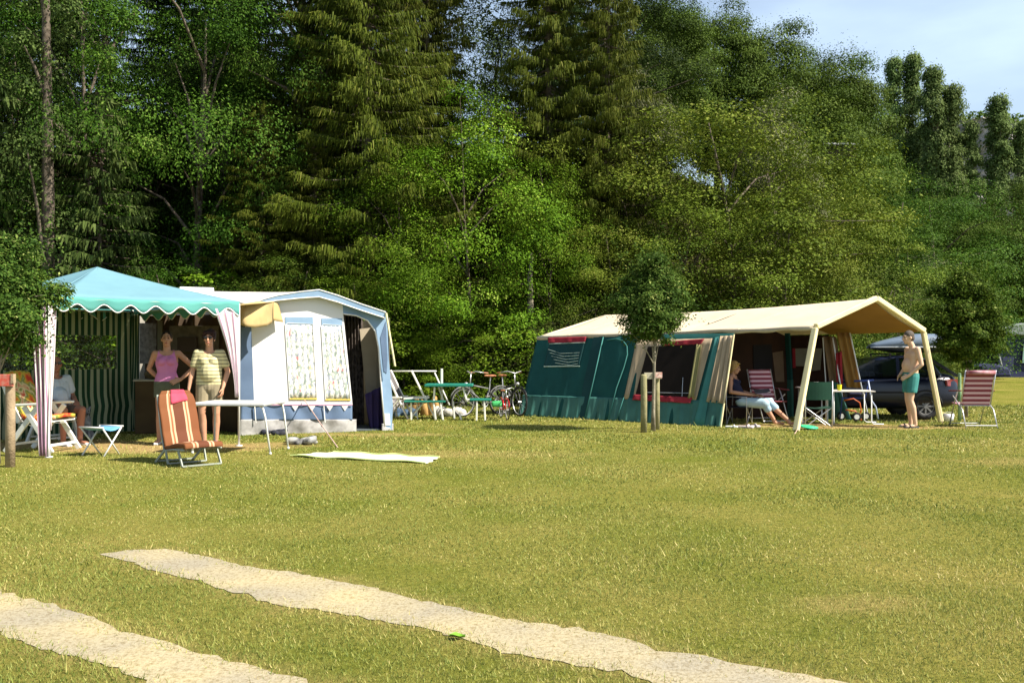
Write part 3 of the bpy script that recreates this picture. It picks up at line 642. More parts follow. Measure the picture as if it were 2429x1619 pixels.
young('young_tree', 9.45, 19.3, 0, 1.0, 3.15, .95, 280, 280, .066, L_MIDB, 'young tree beside the dark car, next to the striped chair')
young('young_tree', -6.22, 11.2, 0, 1.25, 2.9, .70, 250, 260, .052, L_HORN, 'young tree at the left edge overhanging the gazebo corner')

WOOD = mat('weathered_wood', (.40, .30, .19), (.26, .19, .12), scale=6, rough=.95, bump=.8, bscale=40)
WOODG = mat('mossy_wood', (.30, .27, .15), (.20, .19, .09), scale=6, rough=.95, bump=.8, bscale=40)
REDP = mat('faded_red_paint', (.55, .09, .06), (.50, .22, .17), scale=25, rough=.8)
def stake(px, py0, py1, r, label, m, group=None):
    g = G(px, py1); top = EYE - (py0 - HOR) * g.y / F; s = empty('tree_stake', g, label, 'stake', group)
    mb = MB(); mb.tube([g + Vector((0, 0, -.05)), g + Vector((.004, 0, top * .5)), g + Vector((0, .003, top - .02)), g + Vector((0, 0, top))], [r, r * .97, r * .95, r * .8], 12); mb.build('post', m, s, True); return s, g, top
s, g, tp = stake(1527, 888, 1025, .055, 'left stake of the young tree in front of the green tent', WOODG)
s2, g2, tp2 = stake(1558, 888, 1018, .05, 'right stake of the young tree, carrying the red and white plate', WOODG)
mb = MB(); mb.box((g2.x - .08, g2.y - .06, tp2 - .02), (.30, .035, .11)); mb.build('cross_board', mat('board', (.55, .50, .38), rough=.9), s2, bevel=.004)
mb = MB(); mb.box((g2.x - .0, g2.y - .086, tp2 - .005), (.16, .01, .10)); pl = mb.build('plate', mat('plate_paint', (.75, .62, .55), (.62, .25, .2), scale=22, rough=.6), s2)
s3, g3, tp3 = stake(24, 893, 1107, .055, 'weathered round post with a red topped board at the left edge', WOOD)
mb = MB(); mb.box((g3.x - .10, g3.y - .07, tp3 - .04), (.34, .045, .14)); mb.build('cross_board', REDP, s3, bevel=.005)
mb = MB(); mb.box((g3.x + .075, g3.y - .07, tp3 - .02), (.03, .06, .11)); mb.build('board_end', WOOD, s3)
s4, g4, tp4 = stake(2276, 885, 992, .035, 'green painted stake beside the striped chair', mat('green_post', (.10, .22, .09), (.30, .42, .26), scale=5))

# ------------------------------------------------------------------ turquoise gazebo
def V3(x, y, z): return Vector((x, y, z))
TEAL = mat('turquoise_fabric', (.20, .385, .45), (.18, .35, .42), scale=2, rough=.85, trans=.22, spec=.1, bump=.5, bscale=5)
TEALV = mat('turquoise_valance', (.13, .42, .38), (.11, .37, .34), scale=2, rough=.8, trans=.2, spec=.2)
PINKS = stripes('pink_white_stripes', [(.5, (.80, .78, .76)), (.12, (.50, .24, .38)), (.14, (.80, .78, .76)), (.24, (.56, .34, .46))], 0, 3.2, trans=.2)
GRNS = stripes('dark_green_cream_stripes', [(.45, (.36, .38, .24)), (.55, (.020, .060, .028))], 0, 27, trans=.12)
CLEAR = bpy.data.materials.new('clear_vinyl'); CLEAR.use_nodes = True
_n = CLEAR.node_tree.nodes; _l = CLEAR.node_tree.links; _p = _n['Principled BSDF']; _p.inputs['Base Color'].default_value = (.7, .75, .7, 1); _p.inputs['Roughness'].default_value = .15
_t = _n.new('ShaderNodeBsdfTransparent'); _x = _n.new('ShaderNodeMixShader'); _x.inputs[0].default_value = .93; _l.new(_p.outputs[0], _x.inputs[1]); _l.new(_t.outputs[0], _x.inputs[2]); _l.new(_x.outputs[0], _n['Material Output'].inputs[0])

gA, gB, gC, gD = V3(-5.94, 11.9, 0), V3(-3.93, 13.35, 0), V3(-6.52, 15.95, 0), V3(-8.27, 13.65, 0); u_ = gB - gA
ZE, ZV, ZA = 2.08, 1.915, 2.63; gM = (gA + gC) / 2
gz_ = empty('gazebo', gM, 'turquoise party gazebo with scalloped edge and striped side walls', 'gazebo')
mb = MB(); cs4 = [gA, gB, gC, gD]
for i in range(4):
    p, q = cs4[i], cs4[(i + 1) % 4]
    def fn(a, b, p=p, q=q):
        e = p.lerp(q, a); s = e.lerp(gM, b); sag = .035 * math.sin(math.pi * b) * (1 - .3 * abs(2 * a - 1)) + .02 * math.sin(a * math.pi) * (1 - b)
        return V3(s.x, s.y, ZE + (ZA - ZE) * b - sag)
    mb.sheet(fn, 16, 8)
mb.build('canopy', TEAL, gz_, True, solid=.004)
vl = MB(); tr = MB()
for i in range(4):
    p, q = cs4[i], cs4[(i + 1) % 4]; nrm = (q - p).cross(V3(0, 0, 1)).normalized()
    def edge(a): return ZV + .05 * math.cos(a * math.pi * 2 * 7.5) * (1 if a < .999 else 1) + .012
    def fn(a, b, p=p, q=q, nrm=nrm):
        e = p.lerp(q, a) + nrm * (.012 + .012 * b * math.sin(a * 21)); zt = ZE - .02 * math.sin(a * math.pi) - .001; return V3(e.x, e.y, zt + (edge(a) - zt) * b)
    vl.sheet(fn, 120, 3); tr.tube([Vector(fn(k / 120, 1)) for k in range(121)], .0085, 5)
va = vl.build('valance', TEALV, gz_, True, solid=.003); tr.build('trim', WHITE, va, True)
for c in cs4:
    mb = MB(); mb.tube([c + V3(0, 0, 0), c + V3(0, 0, ZE - .03)], .016, 8); mb.tube([c, c + V3(0, 0, .015)], .05, 8); mb.build('pole', WHITE, gz_, True)
mb = MB()
for i in range(4):
    mb.tube([cs4[i] + V3(0, 0, ZE - .04), cs4[(i + 1) % 4] + V3(0, 0, ZE - .04)], .012, 6); mb.tube([cs4[i] + V3(0, 0, ZE - .04), gM + V3(0, 0, ZA - .03)], .012, 6)
mb.build('roof_frame', WHITE, gz_, True)
def curtain(p, q, z1, z0, wt, wb, n, amp, m, par_, name='curtain', tie=None, sway=0):
    """gathered curtain between p and q, width fraction wt at the top and wb at the foot"""
    d = q - p; nr = d.cross(V3(0, 0, 1)).normalized(); mb = MB()
    def fn(a, b):
        w = wt + (wb - wt) * b ** .6
        if tie: w = wt + (wb - wt) * math.sin(min(b / tie, 1) * math.pi / 2)
        e = p + d * (a * w); k = amp * (.6 + .6 * b) * math.sin(a * n * 6.283 + .8 * math.sin(b * 5)); e = e + nr * k
        return V3(e.x + sway * b, e.y, z1 + (z0 - z1) * b)
    mb.sheet(fn, n * 8, 14); return mb.build(name, m, par_, True, solid=.003)
curtain(gA + V3(.0, -.02, 0), gA + V3(-.30, .02, 0), 1.97, .02, 1.0, .42, 3, .035, PINKS, gz_, sway=.02)
curtain(gA + V3(.01, -.01, 0), gA + V3(.06, .10, 0), 1.97, .35, 1.0, .3, 1, .02, PINKS, gz_)
curtain(gB + V3(.0, -.02, 0), gB - u_.normalized() * .36, 1.97, .70, 1.0, .16, 3, .016, PINKS, gz_, tie=1.0)
# striped back wall D-C with clear window
nr = (gC - gD).cross(V3(0, 0, 1)).normalized()
def wallpt(a, z): 
    e = gD.lerp(gC, a); k = .03 * math.sin(a * 40) * (1 - z / 2.1) + .012 * math.sin(a * 90 + z * 3); kink = .05 * math.exp(-((z - .45) / .12) ** 2)
    return V3(e.x + nr.x * (k + kink), e.y + nr.y * (k + kink), z)
mb = MB()
for a0, a1, z0, z1 in ((0, .06, 0, 2.03), (.06, .90, 0, 1.07), (.06, .90, 1.63, 2.03), (.90, 1, 0, 2.03)):
    na, nz_ = max(3, int((a1 - a0) * 90)), max(4, int((z1 - z0) * 14)); b0 = len(mb.v)
    mb.sheet(lambda a, b: wallpt(a0 + (a1 - a0) * a, z1 + (z0 - z1) * b), na, nz_)
    for k in range(b0, len(mb.v)): mb.uv[k] = (a0 + (a1 - a0) * mb.uv[k][0], mb.uv[k][1])
wl_ = mb.build('side_wall', GRNS, gz_, True)
mb = MB(); mb.sheet(lambda a, b: wallpt(.06 + .84 * a, 1.63 - .56 * b), 40, 4); mb.build('window', CLEAR, wl_, True)
d = (gB - gC).normalized()
GRNC = stripes('gathered_green_stripes', [(.4, (.36, .38, .24)), (.6, (.020, .060, .028))], 0, 6, trans=.1)
curtain(gC + V3(.02, -.05, 0), gC + d * .25 + V3(.02, -.05, 0), 2.0, .03, 1.0, .7, 4, .03, GRNC, gz_)
# guy ropes
def rope(p, q, m, label, r=.006, name='guy_rope'):
    mb = MB(); mb.tube([p, (p + q) / 2 - V3(0, 0, .01), q], r, 5); o = mb.build(name, m, None); tag(o, label, 'rope'); return o
ROPE = mat('rope', (.62, .42, .36), rough=.9)

# ------------------------------------------------------------------ tan tarpaulin between gazebo and awning
TARP = mat('ochre_tarpaulin', (.58, .43, .20), (.48, .36, .17), scale=5, rough=.85, bump=.4, bscale=9, trans=.2)
tp = empty('tarpaulin', gB, 'ochre tarpaulin stretched between the gazebo corner and the white awning', 'tarpaulin')
aL, aR = V3(-4.40, 15.1, 0), V3(-2.10, 16.06, 0); au = (aR - aL).normalized(); av = V3(-au.y, au.x, 0)
q0, q1, q2, q3 = gC + V3(0, 0, 2.0), gB + V3(.02, 0, 2.03), U(652, 716, 15.02), aL + av * 2.1 + V3(-1.6, -.5, 1.98)
mb = MB(); mb.sheet(lambda a, b: (q0.lerp(q1, a)).lerp(q3.lerp(q2, a), b) - V3(0, 0, .05 * math.sin(a * 3.14) * math.sin(b * 3.14)), 14, 10); mb.build('sheet', TARP, tp, True, solid=.004)
mb = MB()
top = [U(567, 722, 14.2), U(585, 718, 14.3), U(610, 714, 14.5), U(635, 716, 14.75), U(650, 715, 15.0)]
bot = [U(566, 770, 14.15), U(585, 774, 14.2), U(606, 777, 14.35), U(632, 772, 14.6), U(645, 765, 14.95)]
def flap(a, b):
    k = a * 4; i = min(int(k), 3); p = top[i].lerp(top[i + 1], k - i); q = bot[i].lerp(bot[i + 1], k - i)
    r = p.lerp(q, b); return r + V3(0, -.10 * math.sin(b * 3.1) * (.6 + .4 * math.sin(a * 9)) + .05 * math.sin(a * 6 + b * 3), 0)
mb.sheet(flap, 24, 8); mb.sheet(lambda a, b: U(648 + 12 * a * (1 + b), 716 + 44 * b + 4 * a, 15.0 + .25 * a), 6, 6); mb.build('hanging_flap', TARP, tp, True, solid=.004)

# ------------------------------------------------------------------ caravan behind the gazebo
CARA = mat('caravan_shell', (.78, .74, .66), (.70, .66, .58), scale=2, rough=.4, spec=.4)
cL = aL + av * 2.2 - au * 1.75; cR = cL + au * 3.95; cD = 2.1
cv = empty('caravan', (cL + cR) / 2 + av * 1.05, 'cream caravan behind the gazebo with a roof vent on top', 'caravan')
prof = [(0, .45), (-.04, .9), (0, 2.30), (.10, 2.44), (.5, 2.50), (1.6, 2.50), (2.0, 2.44), (2.1, 2.30), (2.14, .9), (2.1, .45)]
mb = MB()
ends = [(.0, .12, .93), (.10, 0, 1), (3.85, 0, 1), (3.95, .12, .93)]; vs = []
for s, _, k in ends:
    for y, z in prof: vs.append(cL + au * s + av * (1.05 + (y - 1.05) * k) + V3(0, 0, .45 + (z - .45) * k))
fs = []; m_ = len(prof)
for i in range(3):
    for j in range(m_): fs.append((i * m_ + j, i * m_ + (j + 1) % m_, (i + 1) * m_ + (j + 1) % m_, (i + 1) * m_ + j))
fs += [tuple(range(m_)), tuple(range(3 * m_, 4 * m_))[::-1]]
mb.add(vs, fs); mb.build('body', CARA, cv, bevel=.03)
def cbox(s, y, z, size): 
    mb = MB(); mb.box(cL + au * s + av * y + V3(0, 0, z), size, rz=math.atan2(au.y, au.x)); return mb
cbox(1.25, .9, 2.535, (.62, .5, .09)).build('roof_vent', WHITE, cv, bevel=.02)
cbox(.62, .7, 2.52, (.3, .3, .05)).build('roof_hatch', WHITE, cv, bevel=.015)
DARKW = mat('dark_window', (.018, .014, .012), rough=.8, spec=.05)
cbox(1.6, -.045, 1.65, (.9, .02, .5)).build('window', DARKW, cv)
cbox(.55, -.045, 1.25, (.62, .03, 1.6)).build('door', mat('caravan_door', (.45, .42, .36), rough=.5), cv)
for s in (1.9, 2.5):
    mb = MB(); c = cL + au * s + av * .12 + V3(0, 0, .31); mb.ring(c, av, .23, .085); wh = mb.build('wheel', BLACK, cv, True); mb = MB(); mb.tube([c - av * .03, c + av * .03], .16, 20); mb.build('rim', METAL, wh)
# dim brown inner curtain wall and furniture seen under the gazebo
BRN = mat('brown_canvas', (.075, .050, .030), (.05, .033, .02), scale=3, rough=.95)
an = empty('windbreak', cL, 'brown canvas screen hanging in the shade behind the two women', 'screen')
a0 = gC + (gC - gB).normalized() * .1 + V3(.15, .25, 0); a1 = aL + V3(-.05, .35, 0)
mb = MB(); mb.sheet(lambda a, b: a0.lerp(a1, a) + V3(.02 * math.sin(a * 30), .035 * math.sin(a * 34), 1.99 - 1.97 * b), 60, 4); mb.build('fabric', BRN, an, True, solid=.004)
GREYP = mat('grey_print', (.20, .18, .16), (.10, .085, .075), scale=14, rough=.8)
def onwall(px0, py0, px1, py1, off): 
    d = (a1 - a0).normalized(); N = V3(d.y, -d.x, 0)
    if N.y > 0: N = -N
    P = a0 + N * off; return [hit(px0, py0, P, N), hit(px1, py0, P, N), hit(px1, py1, P, N), hit(px0, py1, P, N)], N
def wallthing(px0, py0, px1, py1, off, m, name, label, cat, thick=.01, cloth=False):
    pts, N = onwall(px0, py0, px1, py1, off); mb = MB(); mb.prism(pts, N * thick); o = mb.build(name, m, None, bevel=.004); tag(o, label, cat); return o
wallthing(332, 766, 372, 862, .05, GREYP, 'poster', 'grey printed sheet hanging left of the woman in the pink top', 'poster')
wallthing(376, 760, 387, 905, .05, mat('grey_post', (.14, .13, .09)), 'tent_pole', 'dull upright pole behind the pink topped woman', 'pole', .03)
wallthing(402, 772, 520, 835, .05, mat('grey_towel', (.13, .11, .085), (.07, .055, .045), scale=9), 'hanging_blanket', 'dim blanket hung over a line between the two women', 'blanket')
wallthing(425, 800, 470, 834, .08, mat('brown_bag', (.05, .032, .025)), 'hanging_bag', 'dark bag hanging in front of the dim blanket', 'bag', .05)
# kitchen cabinet
kc = empty('camping_cabinet', U(345, 1010, 15.3), 'brown fabric camping cabinet left of the woman in the pink top', 'cabinet')
mb = MB(); mb.box((-5.98, 15.55, .44), (.62, .42, .86), rz=.35); mb.build('body', mat('cabinet_cloth', (.075, .05, .022), (.055, .035, .016), rough=.9), kc, bevel=.01)
mb = MB(); mb.box((-5.98, 15.55, .885), (.68, .48, .03), rz=.35); mb.build('top', mat('cabinet_top', (.34, .32, .26), rough=.5), kc, bevel=.006)
mb = MB(); mb.ell((-5.98, 15.4, 1.0), (.13, .1, .10)); tag(mb.build('crumpled_bag', mat('dark_bag', (.03, .02, .02), (.12, .09, .03), scale=20), None, True), 'dark crumpled bag lying on the camping cabinet', 'bag')

# ------------------------------------------------------------------ white and blue awning
AWW = mat('awning_white', (.82, .82, .83), (.79, .79, .80), scale=2, rough=.85, bump=.25, bscale=5, trans=.1)
AWB = mat('awning_blue', (.135, .20, .32), (.11, .165, .27), scale=3, rough=.85, bump=.4, bscale=6, trans=.1)
AWBL = mat('awning_light_blue', (.25, .37, .52), (.20, .31, .46), scale=3, rough=.8, bump=.3, bscale=6)
MUD = mat('mud_skirt', (.42, .41, .40), (.24, .23, .22), scale=7, rough=.6, bump=.5, bscale=5)
RIM = mat('pink_piping', (.52, .25, .38), rough=.8); YEL = mat('yellow_piping', (.72, .55, .10), rough=.8)
CURT = bpy.data.materials.new('floral_curtain'); CURT.use_nodes = True
n = CURT.node_tree.nodes; l = CURT.node_tree.links; p = n['Principled BSDF']; p.inputs['Roughness'].default_value = .9
t = n.new('ShaderNodeTexCoord'); mpp = n.new('ShaderNodeMapping'); mpp.inputs['Scale'].default_value = (1, 1, .55); l.new(t.outputs['Object'], mpp.inputs[0])
base = None
prev = None
for sc_, lo, hi, c, off in ((26, .52, .57, (.28, .34, .30), 0), (34, .56, .62, (.34, .37, .48), 5), (11, .65, .70, (.62, .22, .24), 9), (13, .66, .70, (.70, .56, .30), 17)):
    q = n.new('ShaderNodeTexNoise'); q.inputs['Scale'].default_value = sc_; q.inputs['Detail'].default_value = 3; m_p = n.new('ShaderNodeMapping'); m_p.inputs['Location'].default_value = (off, off, off)
    l.new(mpp.outputs[0], m_p.inputs[0]); l.new(m_p.outputs[0], q.inputs[0]); r = n.new('ShaderNodeValToRGB'); r.color_ramp.elements[0].position = lo; r.color_ramp.elements[1].position = hi; l.new(q.outputs[0], r.inputs[0])
    m_x = n.new('ShaderNodeMixRGB'); m_x.inputs[2].default_value = (*c, 1); l.new(r.outputs[0], m_x.inputs[0])
    if prev is None: m_x.inputs[1].default_value = (.74, .72, .66, 1)
    else: l.new(prev.outputs[0], m_x.inputs[1])
    prev = m_x
l.new(prev.outputs[0], p.inputs['Base Color'])

aw = empty('awning', (aL + aR) / 2 + av * 1.1, 'white and blue caravan awning with floral curtains and an open doorway', 'awning')
aN = V3(au.y, -au.x, 0)                                 # outward normal of the front
aPn = (aN + V3(0, 0, -.0)).normalized()
def af(px, py, k=0):                                    # point on the front plane, k cm proud
    return hit(px, py, aL + aN * (.01 * k), aN)
def apoly(pts, k, m, name, par_=None, th=.006):
    mb = MB(); mb.prism([af(a, b, k) for a, b in pts], aN * th); return mb.build(name, m, par_ or aw)
def asheet(px0, px1, pyT, pyB, k, m, name, par_=None, amp=.012, n=10, lean=0, smooth=True):
    mb = MB()
    def fn(a, b):
        x = px0 + (px1 - px0) * a + lean * b; y = pyT(a) if callable(pyT) else pyT; yb = pyB(a) if callable(pyB) else pyB
        p = af(x, y + (yb - y) * b, k); return p + aN * (amp * math.sin(a * n * 6.283 + 1.5 * math.sin(b * 2 + a * 4)))
    mb.sheet(fn, n * 8, 10); return mb.build(name, m, par_ or aw, smooth, solid=.003)
door = [(814, 744), (845, 748), (872, 760), (890, 785), (898, 825), (903, 900), (912, 1010), (913, 1024), (843, 1026), (836, 960), (825, 850)]
# front wall: white, outline goes round the door opening
front = [(572, 962), (585, 724), (640, 714), (757, 700), (812, 714)] + [(814, 744), (825, 850), (836, 960)]
apoly(front, 0, AWW, 'front_wall')
apoly([(812, 714), (860, 731), (918, 748), (922, 850), (932, 962), (929, 1022), (914, 1024), (912, 1010), (903, 900), (898, 825), (890, 785), (872, 760), (845, 748), (814, 744)], 0, AWBL, 'door_pillar')
mb = MB(); mb.tube([af(a, b, 1.5) for a, b in [(814, 744), (845, 748), (872, 760), (890, 785), (898, 825), (903, 900), (912, 1010)]], .014, 6); mb.build('door_piping', WHITE, aw, True)
apoly([(902, 800), (915, 762), (919, 850), (917, 885), (910, 880)], .9, AWB, 'pillar_stripe')
apoly([(912, 980), (924, 980), (926, 1008), (914, 1008)], 1, WHITE, 'reflector_patch')
apoly([(566, 962), (572, 775), (596, 775), (603, 962)], .9, AWB, 'corner_panel')
# windows
def awin(x0, x1, x0b, x1b, yT, yB):
    w = apoly([(x0, yT - 18), (x1, yT - 18), (x1 + 1, yT), (x0 + 1, yT)], .9, AWBL, 'window')
    mb = MB()
    def fn(a, b):
        xa = x0 + (x0b - x0) * b; xb = x1 + (x1b - x1) * b; p = af(xa + (xb - xa) * a, yT + (yB - yT) * b, 1.3); return p + aN * (.004 * math.sin(a * 31 + math.sin(b * 3)))
    mb.sheet(fn, 60, 10); mb.build('curtain', CURT, w, True, solid=.003)
    mb = MB(); mb.tube([af(x0b, yB, 1.8), af(x1b, yB, 1.8)], .012, 5); mb.build('piping', YEL, w)
    mb = MB(); mb.tube([af(x0b, yB, 1.6), af(x0, yT, 1.6), af(x0 + (x1 - x0) * .1, yT - 4, 1.6), af(x1, yT - 2, 1.6), af(x1b, yB, 1.6)], .007, 5); mb.build('frame', WHITE, w)
awin(676, 742, 687, 752, 770, 946); awin(762, 811, 772, 832, 773, 948)
# lower bands and skirt
asheet(570, 836, 960, 996, .9, AWB, 'blue_band', amp=.012, n=5); mb = MB(); mb.tube([af(x, 960, 2.6) for x in (570, 836)], .009, 5); mb.build('piping', RIM, aw)
asheet(566, 846, 994, lambda a: 1036 - 10 * a, 1, MUD, 'mud_skirt', amp=.02, n=4)
asheet(905, 934, 1004, 1023, 1, MUD, 'mud_skirt', amp=.02, n=1)
for x in (604, 768):
    mb = MB(); mb.tube([af(x, 962, 3.5), af(x + 3, 1002, 3.5)], .010, 5); mb.build('strap', WHITE, aw)
for x in (700, 740, 782, 818):
    apoly([(x - 8, 962), (x + 8, 962), (x, 974)], 3, WHITE, 'pennant', th=.003)
# roof: from the front peak back to the caravan rail, fascia round the front
pk = af(757, 688, 14); eL = af(598, 722, 14); eR = af(916, 741, 14)
bk = pk + av * 2.35 + V3(0, 0, .09); bL = eL + av * 2.35 + V3(0, 0, .30) - au * 1.2; bR = eR + av * 2.35 + V3(0, 0, .16)
AWR = mat('awning_roof', (.80, .76, .70), (.74, .70, .64), scale=2, rough=.7, bump=.2, bscale=3)
mb = MB(); mb.sheet(lambda a, b: eL.lerp(pk, a).lerp(bL.lerp(bk, a), b) + V3(0, 0, .02 * math.sin(a * 3.14)), 10, 6); mb.sheet(lambda a, b: pk.lerp(eR, a).lerp(bk.lerp(bR, a), b) - V3(0, 0, .015 * math.sin(a * 3.14) * (1 - b)), 10, 6); mb.build('roof', AWR, aw, True, solid=.006)
def fascia(pts_t, pts_b, k, m, name):
    mb = MB(); n = len(pts_t); vs = [af(a, b, k) for a, b in pts_t] + [af(a, b, k - 1) for a, b in pts_b]; mb.add(vs, [(i, i + 1, n + i + 1, n + i) for i in range(n - 1)]); return mb.build(name, m, aw, solid=.006)
ft = [(596, 723), (625, 709), (660, 700), (710, 692), (757, 687), (800, 700), (860, 722), (915, 740)]
fb = [(598, 727), (628, 716), (662, 712), (711, 707), (757, 704), (800, 716), (860, 737), (913, 754)]
fs_ = fascia(ft, fb, 15, AWBL, 'fascia')
mb = MB(); mb.tube([af(a, b, 15.5) for a, b in ft], .010, 5); mb.tube([af(a, b, 14.8) for a, b in fb], .010, 5); mb.build('piping', WHITE, fs_, True)
mb = MB(); n_ = len(fb)   # soffit from the fascia back to the wall
mb.add([af(a, b, 13.8) for a, b in fb] + [af(a, b, .5) for a, b in fb], [(i, i + 1, n_ + i + 1, n_ + i) for i in range(n_ - 1)]); mb.build('soffit', AWB, aw, solid=.004)
# side walls and interior
mb = MB(); zL = 1.98; zR = 1.95
mb.sheet(lambda a, b: aL + av * 2.15 * a + V3(0, 0, zL * (1 - b)), 8, 4); mb.build('left_wall', AWB, aw, solid=.004)
BEI = mat('beige_lining', (.42, .36, .27), (.36, .31, .23), scale=3, rough=.9)
mb = MB(); mb.sheet(lambda a, b: aR - au * .02 + av * 2.15 * a + V3(0, 0, zR * (1 - b)), 8, 4); mb.build('right_wall', BEI, aw, solid=.004)
P_in = aR - au * .3 + av * .6
def inn(px, py, dep): return hit(px, py, aL + av * dep, aN)
CURD = mat('dim_curtain', (.16, .13, .11), (.035, .028, .028), scale=12, rough=.9)
mb = MB(); mb.sheet(lambda a, b: inn(812 + 48 * a + 6 * b, 738 + 290 * b, 1.2) + av * (.05 * math.sin(a * 40)), 40, 6); mb.build('inner_curtain', CURD, aw, True, solid=.004)
mb = MB(); mb.prism([inn(853, 780, .9), inn(893, 775, .9), inn(908, 960, .9), inn(872, 965, .9)], av * .01); mb.build('inner_panel', BEI, aw)
mb = MB(); mb.sheet(lambda a, b: inn(866 + 18 * b - 6 * b + (905 + 5 * b - 866 - 12 * b) * a if b < 2 else 0, 935 + 85 * b - 20 * a * (1 - b), .35) + av * .04 * math.sin(a * 14 + b * 3), 14, 8); ob = mb.build('rolled_door', mat('purple_cloth', (.045, .03, .10), rough=.9), aw, True, solid=.004)
mb = MB(); mb.box((aL + aR) / 2 + av * 1.0 + V3(0, 0, .012), (2.2, 1.9, .02), rz=math.atan2(au.y, au.x)); mb.build('groundsheet', mat('groundsheet', (.10, .12, .13), rough=.8), aw)
rope(af(722, 948, 4), G(801, 1061), ROPE, 'pinkish guy rope slanting from the awning wall to the grass', .009)
rope(af(916, 742, 16), U(937, 868, 15.9), mat('yellow_strap', (.75, .70, .42)), 'pale yellow strap hanging from the right corner of the awning roof', .02, 'strap')

# ------------------------------------------------------------------ big green frame tent with beige roof
GRN = mat('tent_green', (.013, .078, .072), (.010, .060, .057), scale=2.5, rough=.85, bump=.35, bscale=5, spec=.15)
GRN2 = mat('tent_green_seam', (.05, .20, .18), (.04, .165, .15), scale=3, rough=.85)
GRND = mat('tent_green_deep', (.008, .050, .052), (.007, .042, .044), scale=3, rough=.9)
SKRT = mat('tent_skirt', (.05, .165, .135), (.035, .12, .10), scale=3, rough=.6, bump=.5, bscale=6)
TANP = mat('tan_panel', (.46, .36, .24), (.40, .31, .205), scale=3, rough=.9, bump=.4, bscale=6, trans=.1)
TANI = mat('tan_curtain', (.50, .31, .10), (.42, .25, .08), scale=3, rough=.9, trans=.4)
REDF = mat('red_cloth', (.30, .022, .035), (.24, .016, .028), scale=4, rough=.85)
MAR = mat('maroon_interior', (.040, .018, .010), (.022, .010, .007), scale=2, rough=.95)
eTL, eTR = U(1275, 798, 20.2), U(1740, 791, 17.3); FR = U(1930, 775, 16.44); FL = eTL
wBL, wBR = U(1232, 985, 19.75), U(1708, 1014, 16.7); wBL.z = 0; wBR.z = 0
RLp, RRp = U(1434, 747, 21.4), U(2073, 708, 17.2); BR_ = U(2187, 785, 18.0); BL_ = FL + (RLp - FL) * 2; BL_.z = 1.68
gt = empty('frame_tent', (FL + BR_) / 2 * 1.0 - V3(0, 0, ((FL + BR_) / 2).z), 'long green frame tent with beige roof and an open gable end', 'tent')
wN = (eTR - eTL).cross(wBL - eTL).normalized()
if wN.y > 0: wN = -wN
def wf(px, py, k=0): return hit(px, py, eTL + wN * (.01 * k), wN)
def wpoly(pts, k, m, name, par_=None, th=.005):
    mb = MB(); mb.prism([wf(a, b, k) for a, b in pts], wN * th); return mb.build(name, m, par_ or gt)
def wsheet(c4, k, m, name, par_=None, amp=.012, n=6, ph=0, nv=10):
    """c4 = TL TR BR BL pixel corners, folds run down"""
    mb = MB(); P = [wf(a, b, k) for a, b in c4]
    def fn(a, b): return P[0].lerp(P[1], a).lerp(P[3].lerp(P[2], a), b) + wN * (amp * (.3 + b) * (math.sin(a * n * 6.283 + ph + b * 1.2) + .5 * math.sin(a * n * 14.1 + ph * 2 - b * 2)))
    mb.sheet(fn, n * 10, nv); return mb.build(name, m, par_ or gt, True, solid=.003)
wf_ = wsheet([(1275, 797), (1742, 790), (1709, 1012), (1231, 984)], 0, GRN, 'front_wall', amp=.010, n=9, nv=12)
wsheet([(1240, 936), (1716, 950), (1708, 1014), (1230, 986)], 1.6, SKRT, 'skirt', amp=.014, n=16)
# window 1 with rolled red cover
w1 = wsheet([(1303, 814), (1387, 812), (1374, 868), (1290, 869)], 1.5, GRND, 'window', amp=.006, n=3)
mb = MB()
for (a, b), (c, d) in (((1290, 869), (1375, 868)), ((1303, 815), (1387, 812))): mb.tube([wf(a, b, 2.2), wf(c, d, 2.2)], .010, 5)
for k in range(5):
    mb.tube([wf(1300 + 14 * k * .3, 828 + 8 * k, 2.6), wf(1330 + 6 * k, 838 + 7 * k, 2.6), wf(1374 - k, 836 + 6.5 * k, 2.6)], .004, 4)
mb.build('seam', mat('pale_seam', (.35, .45, .40)), w1)
wsheet([(1299, 800), (1391, 798), (1389, 811), (1301, 813)], 3, REDF, 'rolled_cover', amp=.010, n=2, nv=5)
# bevelled side panel darker, door panel with arched seam
wpoly([(1408, 800), (1430, 799), (1386, 990), (1376, 988), (1382, 920)], 1.4, GRND, 'dark_gusset')
mb = MB(); mb.tube([wf(1431, 799, 2.5), wf(1387, 992, 3)], .012, 5); mb.tube([wf(a, b, 2.5) for a, b in [(1440, 806), (1462, 803), (1478, 808), (1487, 820), (1488, 840), (1480, 870), (1462, 920), (1443, 996)]], .012, 5)
mb.tube([wf(1480, 942, 3), wf(1462, 996, 3)], .008, 5); mb.tube([wf(1238, 938, 2), wf(1384, 942, 2)], .006, 4); mb.build('seam', GRN2, gt, True)
